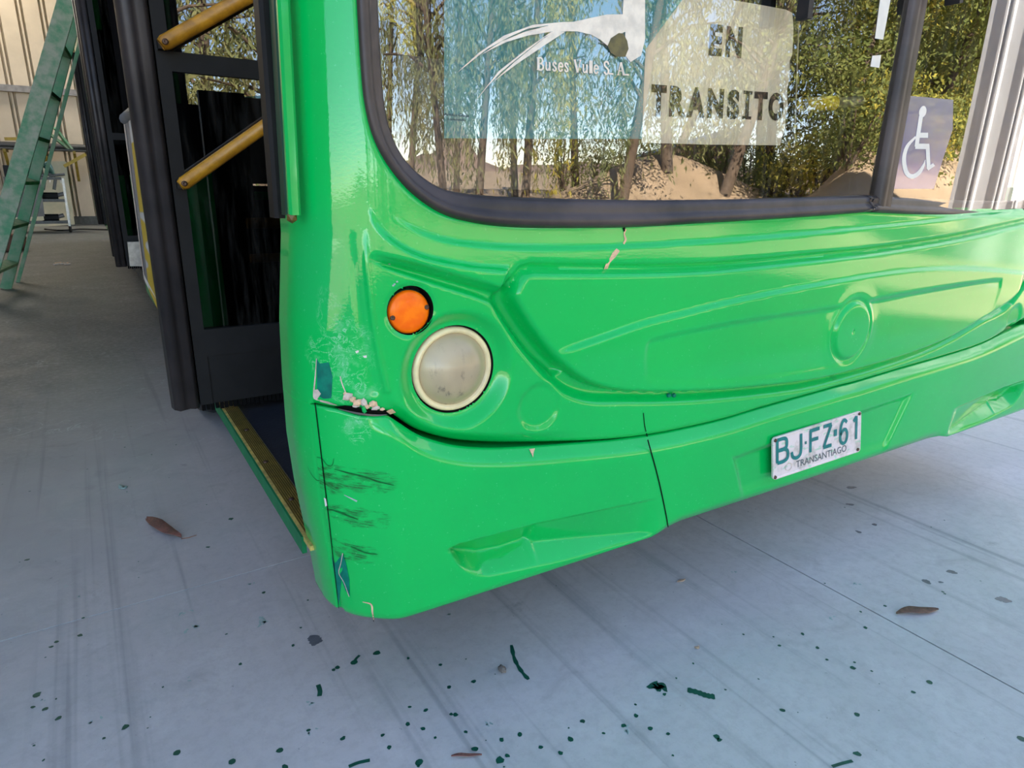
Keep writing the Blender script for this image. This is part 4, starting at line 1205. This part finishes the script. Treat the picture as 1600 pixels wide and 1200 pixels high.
obj('edge_trim', [wp(-.03,.0), wp(.06,.0), wp(.06,1), wp(-.03,1)], [(0,1,2,3)], M['white_primer'], WP)
obj('white_skirt', [wp(-.0,.0), wp(1,.0), wp(1,.06), wp(-.0,.045)], [(0,1,2,3)], M['tape'], WP)
G().tube([t0+np.array([.006,0,.01]), (t0+t1)/2+np.array([.006,0,.012]), t1+np.array([.006,0,.01])], .022, 10).obj('rubber_cap', M['grey_int'], WP, True)
q0 = at_y((199,378), 5.0); q1 = at_y((232,378), 5.0); q2 = at_y((203,416), 5.0); q3 = at_y((234,416), 5.0)
g_ = G(); yy = np.array([0,.03,0]); g_.add([q0,q1,q3,q2,q0+yy,q1+yy,q3+yy,q2+yy], [(0,3,2,1),(4,5,6,7),(0,1,5,4),(1,2,6,5),(2,3,7,6),(3,0,4,7)])
g_.obj('kick_plate', M['steel'], BUS)
# inside seen in the lower pane: grey dash cover and yellow bars
G().box((.475, 1.33, .95), (.95, 1.36, 1.205)).obj('fare_box_cover', M['grey_int'], BUS)
G().box((.345, 1.34, .40), (.475, 1.37, 1.215)).obj('door_guard_panel', M['dark_int'], BUS)
G().box((.315, 1.064, .36), (.46, 1.084, 1.20)).obj('pillar_lining', M['dark_int'], BUS)
G().tube([(.44,1.40,.83),(1.3,1.40,.83)], .017, 12).obj('grab_bar', M['yellow_rail'], BUS, True)
G().tube([(.44,1.40,.72),(1.3,1.40,.72)], .014, 12).obj('grab_bar', M['yellow_rail'], BUS, True)
# rubber foot under the corner
G().lathe([(.022,-.02),(.020,.0),(.012,.006)], (.335,.935,.262), (0,0,-1), 16).obj('rubber_stop', M['rubber'], BUS, True)
c = at_y((1397,697), .95); G().box((c[0]-.03, .95, c[2]-.01), (c[0]+.03, 1.0, c[2]+.06)).obj('tow_lug', M['rubber'], BUS)

# ------------------------------------------------------------------ inside the shed
# leaning ladder
LAD = thing('ladder', 'paint-spattered green wooden ladder leaning at the left', 'ladder', (-.67, 7.2, 0))
def rail_line(p_bot, y_bot, p_top, y_top):
    A = at_y(p_bot, y_bot); B = at_y(p_top, y_top); d = (B-A)
    A = A-d*(A[2]/d[2]); B = A+d*(3.3/d[2]); return A, B
yA = at_z((14,451), 0)[1]
A1, B1 = rail_line((9,451), yA, (120,20), yA)
A0, B0 = rail_line((8,339), 6.6, (106,0), 6.6)
G().beam(A0, B0, .125, .045, (0,1,0), .004).obj('rail', M['ladder'], LAD)
G().beam(A1, B1, .085, .05, (0,1,0), .004).obj('rail', M['ladder_side'], LAD)
for i in range(9):
    t = .07+i*.105
    p, q = A0*(1-t)+B0*t, A1*(1-t)+B1*t
    G().beam(p, q, .09, .03, (B1-A1), .003).obj('tread', M['ladder_side'], LAD)
A2, B2 = at_z((28,441), 0), A1*.02+B1*.98
G().beam(A2, A2+(B1-A1)*1.0, .03, .05, (0,1,0)).obj('rear_rail', M['ladder_side'], LAD)

# wall shelf with yellow brackets
zs_ = at_y((60,232), 16.7)[2]
xa, xb = at_y((-60,230), 16.7)[0], at_y((200,230), 16.7)[0]
SH = thing('wall_shelf', 'dark stock shelf on yellow brackets along the back wall', 'shelf', ((xa+xb)/2, 16.9, zs_))
G().box((xa, 16.5, zs_-.03), (xb, 17.2, zs_)).obj('shelf_board', M['shelf'], SH)
for px in (10, 72, 118):
    x = at_y((px, 250), 16.6)[0]
    for e0, e1 in (((x, 16.52, zs_-.055), (x, 17.22, zs_-.055)), ((x, 17.2, zs_-.62), (x, 17.2, zs_-.02)), ((x, 16.6, zs_-.06), (x, 17.18, zs_-.6))): G().beam(e0, e1, .05, .05).obj('bracket', M['yellow_steel'], SH)
G().beam(at_y((100,260), 16.4), at_y((134,241), 16.4), .05, .06).obj('brace', M['yellow_steel'], SH)
for i, (y, z, r_, m_) in enumerate(((16.7,.05,.05,'shelf'),(16.85,.05,.05,'dark_steel'),(17.0,.06,.06,'shelf'))):
    o = G().tube([(xa+.2, y, zs_+z), (xb-.1-.2*i, y, zs_+z)], r_, 10).obj('stock_bar', M[m_], None, True)
    tag(o, ('dark stock bar at the front of the wall shelf', 'grey steel stock bar in the middle of the wall shelf', 'thick dark stock bar at the back of the wall shelf')[i], 'bar', 'bars on the wall shelf')
o = G().beam(at_y((7,217), 16.8), at_y((62,217), 16.8), .05, .06).obj('yellow_bar', M['yellow_steel']); tag(o, 'short yellow bar lying on top of the wall shelf stock', 'bar')
# crossed brace rods under the rail
BR = thing('steel_strut', 'pale green forked strut standing on the wall shelf', 'strut', at_y((113,235), 16.3))
G().beam(at_y((86,200), 16.3), at_y((113,235), 16.62), .05, .05).obj('arm', M['ladder_side'], BR)
G().beam(at_y((72,205), 16.3), at_y((110,235), 16.62), .05, .05).obj('arm', M['ladder_side'], BR)

# cream board leaning on the wall
bb = [at_y(p, y) for p, y in (((23,357),16.6),((117,351),16.6),((103,252),16.72),((14,252),16.72))]
tk = np.array([0,.04,0])
o = obj('leaning_board', bb+[q+tk for q in bb], [(0,1,2,3),(7,6,5,4),(0,4,5,1),(1,5,6,2),(2,6,7,3),(3,7,4,0)], M['board']); tag(o, 'big cream board leaning against the back wall behind the cart', 'board')
# cart
cy = 14.6
gz = lambda p: at_z(p, 0)
CART = thing('tool_cart', 'grey two-shelf tool cart on casters before the cream board', 'cart', (at_y((80,360), cy)[0], cy, 0))
c_top = at_y((70,278), cy)[2]
xl, xr = at_y((12,280), cy)[0], at_y((96,280), cy)[0]
for zf in (1.0, .60, .20):
    z = c_top*zf
    G().box((xl, cy, z-.03), (xr, cy+.55, z)).box((xl, cy, z), (xr, cy+.02, z+.02)).obj('shelf', M['dark_steel'], CART)
for x in (xl, xr):
    for y in (cy, cy+.55):
        G().beam((x, y, .10), (x+(.02 if x == xr else 0), y, c_top), .035, .035).obj('post', M['steel'], CART)
        cs = G().lathe([(.02,-.02),(.055,-.02),(.06,0),(.055,.02),(.02,.02)], (x, y, .06), (1, 0, 0), 14).obj('caster', M['rubber'], CART, True)
        G().beam((x, y, .05), (x, y, .12), .03, .05).obj('caster_fork', M['dark_steel'], cs)
sp = [at_y(p, cy-.03) for p in ((5,276),(62,276),(70,338),(20,340))]
obj('side_sheet', sp+[q+np.array([0,.01,0]) for q in sp], [(0,1,2,3),(7,6,5,4),(0,4,5,1),(1,5,6,2),(2,6,7,3),(3,7,4,0)], M['grey_panel'], CART)
def spray_gun(p, lab, m):
    c = at_y(p, cy+.05); k = thing('spray_gun', lab, 'spray gun', (c[0], c[1], c_top))
    c = np.array([c[0], c[1], c_top+.02])
    G().lathe([(.02,.02),(.05,.08),(.075,.22),(.07,.24),(.0005,.245)], c+np.array([.0,0,.02]), (-.45,0,1), 18).obj('paint_cup', m, k, True)
    G().beam(c+np.array([-.08,0,.02]), c+np.array([.16,0,.05]), .05, .05, bev=.01).obj('gun_body', M['dark_steel'], k)
    G().beam(c+np.array([.02,0,.0]), c+np.array([-.04,0,-.22]), .035, .05, bev=.008).obj('grip', M['dark_steel'], k)
    G().beam(c+np.array([.09,0,.0]), c+np.array([.08,0,-.10]), .012, .012).obj('trigger', M['steel'], k)
spray_gun((84,270), 'spray gun with a teal cup hung on the cart edge', M['gun'])
spray_gun((67,270), 'dark spray gun on the cart left of the teal cup gun', M['dark_steel'])
def tool(p, z, lab, sz):
    c = at_y(p, cy+.2); k = thing('power_tool', lab, 'tool', (c[0], c[1], z))
    c = np.array([c[0], c[1], z])
    G().beam(c+np.array([-sz,0,.07]), c+np.array([sz*.6,0,.07]), .12, .12, bev=.03).obj('motor_housing', M['dark_int'], k)
    G().beam(c+np.array([sz*.5,0,.08]), c+np.array([sz*1.2,0,.11]), .07, .07, bev=.02).obj('handle', M['grey_int'], k)
    G().lathe([(.07,0),(.07,.02),(.03,.03)], c+np.array([-sz*.7,0,0]), (0,0,1), 16).obj('pad', M['rubber'], k)
tool((80,302), c_top*.60, 'dark power sander on the middle shelf of the cart', .16)
tool((82,333), c_top*.20, 'dark grinder on the bottom shelf of the cart', .14)
bx0, bx1 = at_y((6,268), cy+.15)[0], at_y((62,268), cy+.15)[0]
TB = thing('tool_bag', 'black open tool bag on top of the cart', 'bag', ((bx0+bx1)/2, cy+.3, c_top))
G().box((bx0, cy+.12, c_top), (bx1, cy+.42, c_top+.20)).obj('body', M['rubber'], TB)
G().tube([(bx0+.1,cy+.27,c_top+.2),(bx0+.15,cy+.27,c_top+.28),(bx1-.15,cy+.27,c_top+.28),(bx1-.1,cy+.27,c_top+.2)], .015, 8).obj('handle', M['dark_int'], TB, True)
# hose on the floor, sack and litter
hs = [at_z(p, .012) for p in ((70,358),(95,360),(125,358),(150,358.5),(175,359))]
o = G().tube(smooth_line(hs, 5), .014, 8).obj('air_hose', M['rubber'], None, True); tag(o, 'thin black air hose on the floor behind the cart', 'hose')
c = at_z((14,392), 0)
bm = bmesh.new(); bmesh.ops.create_icosphere(bm, subdivisions=3, radius=1)
for vt in bm.verts:
    s = 1+.18*math.sin(vt.co.x*5+vt.co.y*3)*math.cos(vt.co.z*4)
    vt.co = Vector((vt.co.x*.24*s, vt.co.y*.18*s, max(0, vt.co.z*.15*s+.10)))+Vector((c[0], c[1], 0))
me = bpy.data.meshes.new('cloth_bundle'); bm.to_mesh(me); bm.free()
for q in me.polygons: q.use_smooth = True
o = link('cloth_bundle', me, M['red_wall']); tag(o, 'crumpled brown cloth bundle behind the ladder feet', 'cloth')
LT = thing('masking_scraps', 'small heap of pale masking scraps on the floor', 'scraps', at_z((96,413), 0))
for i in range(7):
    p = at_z((88+i*2.8, 412+random.uniform(-1.5, 1.5)), .008)
    G().beam(p+np.array([-.03,0,0]), p+np.array([.03,.02,.004]), .03, .012).obj('scrap', M['cream_filler' if i % 2 else 'white_primer'], LT)

# ------------------------------------------------------------------ on the floor near the bus
def leaf_obj(name, spine, width, m, lab, cat, lift=.010, curl=.3, stem=None, thick=.0012):
    P = np.array([at_z(p, 0)[:2] for p in smooth_line(spine, 5)]); n_ = len(P)
    ww = np.interp(np.linspace(0, 1, n_), [0, .15, .4, .7, .9, 1], np.array([.1,.55,1,.85,.4,.08])*width) if curl else np.full(n_, width)
    vv, _ = ribbon2(P, ww)
    v = []; f = []
    for i in range(n_):
        t = i/(n_-1); h = lift*(.4+.6*math.sin(math.pi*t))*(1+.25*math.sin(7*t))
        l, r_ = vv[2*i], vv[2*i+1]; c_ = (l+r_)/2
        v += [(l[0], l[1], h+width*curl*.5+.001), (c_[0], c_[1], h*.55+.001), (r_[0], r_[1], h+width*curl*.25+.001)]
        v += [(l[0], l[1], h+width*curl*.5+.001-thick), (c_[0], c_[1], h*.55+.001-thick), (r_[0], r_[1], h+width*curl*.25+.001-thick)]
    for i in range(n_-1):
        o_ = 6*i
        f += [(o_, o_+1, o_+7, o_+6), (o_+1, o_+2, o_+8, o_+7), (o_+3, o_+9, o_+10, o_+4), (o_+4, o_+10, o_+11, o_+5), (o_, o_+6, o_+9, o_+3), (o_+2, o_+5, o_+11, o_+8)]
    if stem is None:
        return tag(obj(name, v, f, m, None, True), lab, cat)
    t = thing(name, lab, cat, (*P[n_//2], 0))
    obj('blade', v, f, m, t, True)
    G().tube([at_z(p, .004) for p in stem], .0012, 6).obj('stem', M['twig'], t, True)
    return t
leaf_obj('fallen_leaf', [(229,813),(238,821),(252,829),(266,836),(284,842)], .034, M['leaf'], 'curled reddish brown leaf with a stem on the concrete left of the bus', 'leaf', .014, .35, [(283,842),(295,840),(307,836)])
leaf_obj('bark_strip', [(1400,960),(1420,958),(1445,957),(1466,954)], .024, M['twig'], 'flat brown bark strip on the floor right of the long joint', 'bark', .008, .15)
leaf_obj('twig', [(705,1183),(718,1184),(735,1183),(753,1181)], .006, M['leaf'], 'thin red brown twig on the floor nearest the camera', 'twig', .006, .3)
leaf_obj('wood_flake', [(1058,910),(1064,909),(1071,906)], .008, M['cream_filler'], 'pale flake on the shaded floor under the bumper', 'flake', .003, .2)
leaf_obj('wood_flake', [(1085,1012),(1090,1014),(1092,1010)], .006, M['cream_filler'], 'tiny cream flake on the open floor before the bus', 'flake', .003, .2)
leaf_obj('dry_leaf', [(186,758),(192,763),(199,760)], .020, M['pale_spatter'], 'pale greenish scrap flat on the floor above the reddish leaf', 'scrap', .002, .1)
c = at_z((785,1045), .006)
bm = bmesh.new(); bmesh.ops.create_icosphere(bm, subdivisions=2, radius=.0075)
for vt in bm.verts: vt.co = Vector((vt.co.x*1.0, vt.co.y*1.5, vt.co.z*.8))*(1+.15*math.sin(vt.co.x*900))+Vector(c)
me = bpy.data.meshes.new('pebble'); bm.to_mesh(me); bm.free()
tag(link('pebble', me, M['pebble']), 'small grey pebble beside the long green paint smear', 'pebble')

# paint spatter on the concrete
def blob(c, rx, ry, rot, n_=9, jag=.25):
    out = []
    for k in range(n_):
        a_ = 2*math.pi*k/n_; s = 1+random.uniform(-jag, jag)
        x, y = rx*s*math.cos(a_), ry*s*math.sin(a_)
        out.append((c[0]+x*math.cos(rot)-y*math.sin(rot), c[1]+x*math.sin(rot)+y*math.cos(rot), .0006))
    return out
g_ = G(); gp = G()
drops = [(42,875,3),(125,993,4),(88,1003,3),(80,1011,3),(58,1086,5),(52,1105,3),(70,1108,4),(92,1122,4),(196,1136,5),(276,1177,5),(362,1190,5),(375,1038,3),(438,1173,5),(445,1199,5),(482,1141,3),(536,1154,4),(598,1149,3),(608,1168,4),
         (589,1020,6),(553,1035,6),(527,1043,4),(521,1047,3),(458,1009,3),(470,981,2),(412,926,3),(481,938,2),(354,991,2),(325,855,3),(361,811,4),
         (638,1029,3),(702,1074,4),(740,1065,4),(688,1039,3),(665,1110,4),(637,1132,4),(661,1139,4),(680,1153,3),(712,1117,4),(705,1116,3),(742,1170,5),(784,1156,4),(793,1181,4),(812,1148,4),(845,1168,4),(876,1177,4),(891,1155,5),(910,1127,4),(943,1146,3),(974,1134,4),(994,1119,4),(1016,1139,4),(1044,1147,3),
         (1038,1085,3),(1083,1037,2),(1218,1009,3),(1223,1110,4),(1339,1117,4),(1339,1178,5),(1453,1066,4),(1333,1044,4),(1292,1031,2.5),(1277,1012,3),(1254,991,3),(1362,1049,2),(1352,981,3),(1383,947,2.5),(1345,956,2),(1476,928,2),(1473,925,2),(1120,1152,5),(1124,1156,4),(1427,1082,3),(1597,1155,5),
         (655,1192,6),(780,1188,7),(640,1105,3),(728,1144,3)]
for x, y, r_ in drops:
    c = at_z((x, y), 0); d = np.linalg.norm(c-EYE); s = r_*d/FOC*.80
    g_.add([tuple(q) for q in blob(c, s*1.15, s, random.random()*3)], [tuple(range(9))])
def smear(gg, pts, w, n_=4):
    P = np.array([at_z(p, 0)[:2] for p in smooth_line(pts, n_)]); vv, ff = ribbon2(P, w)
    gg.add([(q[0], q[1], .0005) for q in vv], ff)
smear(g_, [(799,1008),(804,1030),(814,1048),(826,1062)], [.006+.002*(i % 3) for i in range(13)])
smear(g_, [(1074,1078),(1090,1082),(1104,1087),(1117,1089)], [.012+.004*(i % 2) for i in range(13)])
for q in ((1018,1072),(1026,1071),(1034,1070),(1028,1076),(1037,1076)):
    c = at_z(q, 0); g_.add(blob(c, .010, .008, random.random()*3, jag=.5), [tuple(range(9))])
smear(g_, [(552,1038),(556,1030),(562,1024)], .006); smear(g_, [(545,1198),(560,1192),(578,1188)], .007); smear(g_, [(497,1070),(500,1080),(499,1088)], .009)
smear(g_, [(1300,1198),(1316,1193),(1332,1189)], .006)
for i in range(90):
    x = random.uniform(-.35, 2.3); y = random.uniform(.15, 1.2)
    if x > 1.2 and random.random() < .5: continue
    s = random.uniform(.0010, .0026); g_.add(blob((x, y), s, s*1.2, random.random()*3), [tuple(range(9))])
for i in range(60):
    x = random.uniform(-1.0, .2); y = random.uniform(1.0, 3.0)
    s = random.uniform(.0012, .0032); g_.add(blob((x, y), s, s*1.2, random.random()*3), [tuple(range(9))])
o = g_.obj('paint_spatter', M['lime_strip']); tag(o, 'dark green paint drops spattered over the concrete', 'paint'); o['kind'] = 'stuff'
for x, y, r_ in ((403,969,10),(414,973,8),(300,985,9),(290,955,7),(394,913,5),(126,932,3),(105,916,3),(485,1098,6),(291,1063,4),(487,1140,6),(150,1128,6),(760,1131,6),(705,958,5),(1340,913,5),(1148,894,4),(980,1142,8),(66,1094,3),(1300,965,5)):
    c = at_z((x, y), 0); s = r_*np.linalg.norm(c-EYE)/FOC
    for _ in range(3):
        cc = (c[0]+random.uniform(-s, s), c[1]+random.uniform(-s, s)); gp.add([(q[0], q[1], .0004) for q in blob(cc, s*.5, s*.25, random.random()*3, jag=.6)], [tuple(range(9))])
o = gp.obj('paint_flecks', M['pale_spatter']); tag(o, 'pale dried paint flecks scattered over the concrete', 'paint'); o['kind'] = 'stuff'
gd = G()
for x, y, rx, ry in ((495,999,12,8),(1449,909,6,4),(1487,894,7,3),(1568,938,8,5),(1367,820,4,2.5),(1341,831,4,2.5),(1330,762,9,3),(1470,910,4,1.5),(1328,788,6,2.5)):
    c = at_z((x, y), 0); d = np.linalg.norm(c-EYE)/FOC
    for _ in range(5):
        cc = (c[0]+random.uniform(-.35, .35)*rx*d, c[1]+random.uniform(-.5, .5)*ry*d*1.6); gd.add([(q[0], q[1], .0002+.00003*_) for q in blob(cc, rx*d*.6, ry*d*.9, -.5, 13, .25)], [tuple(range(13))])
o = gd.obj('oil_stains', simple('old_oil_stain', (.12,.13,.145), .4, scale=30)); tag(o, 'dark oil stains dotted over the concrete floor', 'stain'); o['kind'] = 'stuff'

# ------------------------------------------------------------------ the yard in front of the shed, seen mirrored in the glass
def leaves_mesh(centers, size, aspect, droop, r):
    n_ = len(centers)
    d = r.normal(size=(n_, 3)); d[:, 2] = d[:, 2]*(1-droop)-droop*1.6; d /= np.linalg.norm(d, axis=1)[:, None]
    s = np.cross(d, r.normal(size=(n_, 3))); s /= np.linalg.norm(s, axis=1)[:, None]
    L = size*r.uniform(.6, 1.3, (n_, 1)); W = L*aspect
    P = np.stack([centers-s*W*.2, centers+d*L*.5-s*W*.5, centers+d*L, centers+d*L*.5+s*W*.5], 1).reshape(-1, 3)
    me = bpy.data.meshes.new('foliage')
    me.vertices.add(len(P)); me.vertices.foreach_set('co', P.ravel().astype(np.float32))
    me.loops.add(n_*4); me.loops.foreach_set('vertex_index', np.arange(n_*4, dtype=np.int32))
    me.polygons.add(n_); me.polygons.foreach_set('loop_start', (np.arange(n_)*4).astype(np.int32)); me.polygons.foreach_set('loop_total', np.full(n_, 4, np.int32))
    me.update(); return me
def tree(x, y, h, m, lab, droop, n_leaf, spread, group, seed, leafsize=.22, crown0=.3):
    r = np.random.default_rng(seed); z0 = float(ground_z(np.array([x]), np.array([y]))[0])
    t = thing('tree', lab, 'tree', (x, y, z0), group)
    lean = r.normal(0, .25, 2)
    pts = [(x+lean[0]*k*h*.12, y+lean[1]*k*h*.12, z0-.1+h*.85*k/5) for k in range(6)]
    G().tube(pts, [h*.022*(1-.14*k) for k in range(6)], 9).obj('trunk', M['trunk'], t, True)
    C = []; bg = G()
    for b in range(16):
        k = r.uniform(crown0, 1); p = np.array(pts[0])*(1-k)+np.array(pts[-1])*k
        a_ = r.uniform(0, 2*math.pi); ln = spread*r.uniform(.5, 1.0)*(1.15-.5*k)
        q = p+np.array([math.cos(a_)*ln, math.sin(a_)*ln, h*.10*r.uniform(.2, 1.2)])
        bg.tube([p, (p+q)/2+np.array([0,0,h*.02]), q], [h*.006, h*.004, h*.002], 5)
        nb_ = n_leaf//16
        if droop > .5:
            strands = r.integers(9, 15)
            for s_ in range(strands):
                f0 = r.uniform(.35, 1.1); o_ = p+(q-p)*f0+r.normal(0, .12, 3); dl = h*r.uniform(.12, .36)
                kk = max(4, nb_//strands)
                zz = r.uniform(0, 1, kk)
                C.append(np.stack([o_[0]+r.normal(0, .09, kk)+.1*zz, o_[1]+r.normal(0, .09, kk), np.maximum(o_[2]-dl*zz, z0+.4)], 1))
        else:
            C.append(q+r.normal(0, 1, (nb_//2, 3))*np.array([spread*.26, spread*.26, h*.075])); C.append((p+q)/2+r.normal(0, 1, (nb_//2, 3))*np.array([spread*.24, spread*.24, h*.08]))
    bg.obj('branches', M['trunk'], t, True)
    o = link('foliage', leaves_mesh(np.vstack(C), leafsize, .28 if droop > .5 else .5, droop, r), m, t); o['kind'] = 'stuff'
    return t
G1, G2 = 'drooping trees beyond the yard', 'bushy trees on the embankment'
ORD = ['first', 'second', 'third', 'fourth', 'fifth', 'sixth', 'seventh', 'eighth', 'ninth', 'tenth', 'eleventh', 'twelfth', 'thirteenth', 'fourteenth', 'fifteenth', 'sixteenth', 'seventeenth', 'eighteenth', 'nineteenth', 'twentieth', 'twenty-first']
spots = [(1.9,-11.2,8.0),(2.4,-16.5,10),(-3.8,-13.5,8.5),(0.2,-15.5,10.0),(3.4,-12.0,8.5),(6.2,-14.0,9.5),(9.0,-11.2,9.0),(12.4,-13.2,10.0),(15.6,-17.5,10.5),(-1.5,-20,11),(3.5,-19,10.5),(7.6,-19.5,11),(11.4,-19,11),(14.2,-12.2,9),(19.0,-14.6,10),(23.0,-18.5,11)]
for i, (x, y, h) in enumerate(spots):
    tree(x, y, h, M['fol_willow'] if i != 5 else M['fol_yellow'], '%s drooping tree along the yard edge, mirrored in the bus glass' % ORD[i], .8, 5600 if i > 1 else 2200, 2.4, G1, 100+i, .20, .34)
spots = sorted([(1.50,9.6,6.0),(1.72,11.2,6.5),(1.95,9.2,6.5),(2.18,11.0,7.5),(1.47,14.0,8.5),(1.80,15.2,8.5),(2.05,14.0,8.5),(2.45,9.4,7.0),(1.60,19.0,11),(2.35,14.5,10)])
for i, (q, d, h) in enumerate(spots):
    tree(.56+q*d, .86-d, h, M['fol_yellow'] if i % 4 != 1 else M['fol_dark'], '%s bushy tree on the embankment, mirrored in the bus glass' % ORD[i], .15, 12000, 2.3, G2, 200+i, .15, .02)
def shrub(x, y, s, seed, m, lab):
    r = np.random.default_rng(seed); z0 = float(ground_z(np.array([x]), np.array([y]))[0])
    t = thing('shrub', lab, 'shrub', (x, y, z0), 'shrubs at the foot of the embankment')
    bg = G()
    for b in range(6):
        a_ = r.uniform(0, 6.28); bg.tube([(x, y, z0-.05), (x+.4*s*math.cos(a_), y+.4*s*math.sin(a_), z0+.8*s)], [.03*s, .012*s], 5)
    bg.obj('stems', M['trunk'], t)
    c = np.clip(r.normal(0, 1, (1800, 3)), -1.7, 1.7)*np.array([.42, .42, .30])*s+np.array([x, y, z0+.55*s]); c[:, 2] = np.maximum(c[:, 2], z0+.03)
    o = link('foliage', leaves_mesh(c, .12, .5, .2, r), m, t); o['kind'] = 'stuff'
for i, (q, d) in enumerate([(1.22,13.5),(1.32,12.2),(1.42,10.8),(1.56,8.3),(1.72,8.6),(1.88,7.7),(2.06,7.8),(2.24,8.2),(.62,18.5),(.72,19.0),(.82,18.6),(.92,18.8),(1.02,18.4),(1.12,18.0),(1.22,17.4),(.50,19.5)]):
    shrub(.56+q*d, .86-d, random.uniform(1.1, 1.6)*(1.5 if i > 7 else 1), 300+i, M['fol_dark'] if i % 3 == 0 or i > 7 else M['fol_yellow'], '%s low shrub at the foot of the embankment, mirrored in the bus glass' % ORD[i])
# long boundary wall with blue capping
YW = thing('boundary_wall', 'long brown boundary wall with blue capping, mirrored in the bus glass', 'wall', (58, -84, 0))
A, B = np.array([96,-150,0.]), np.array([20.5,-19.0,0.])
A, B = np.array([70,-100,0.]), np.array([25.0,-22.5,0.])
G().beam(A+np.array([0,0,1.5]), B+np.array([0,0,1.5]), .2, 3.0).obj('wall_body', M['red_wall'], YW)
G().beam(A+np.array([0,0,3.12]), B+np.array([0,0,3.12]), .3, .26).obj('capping', M['blue_cap'], YW)
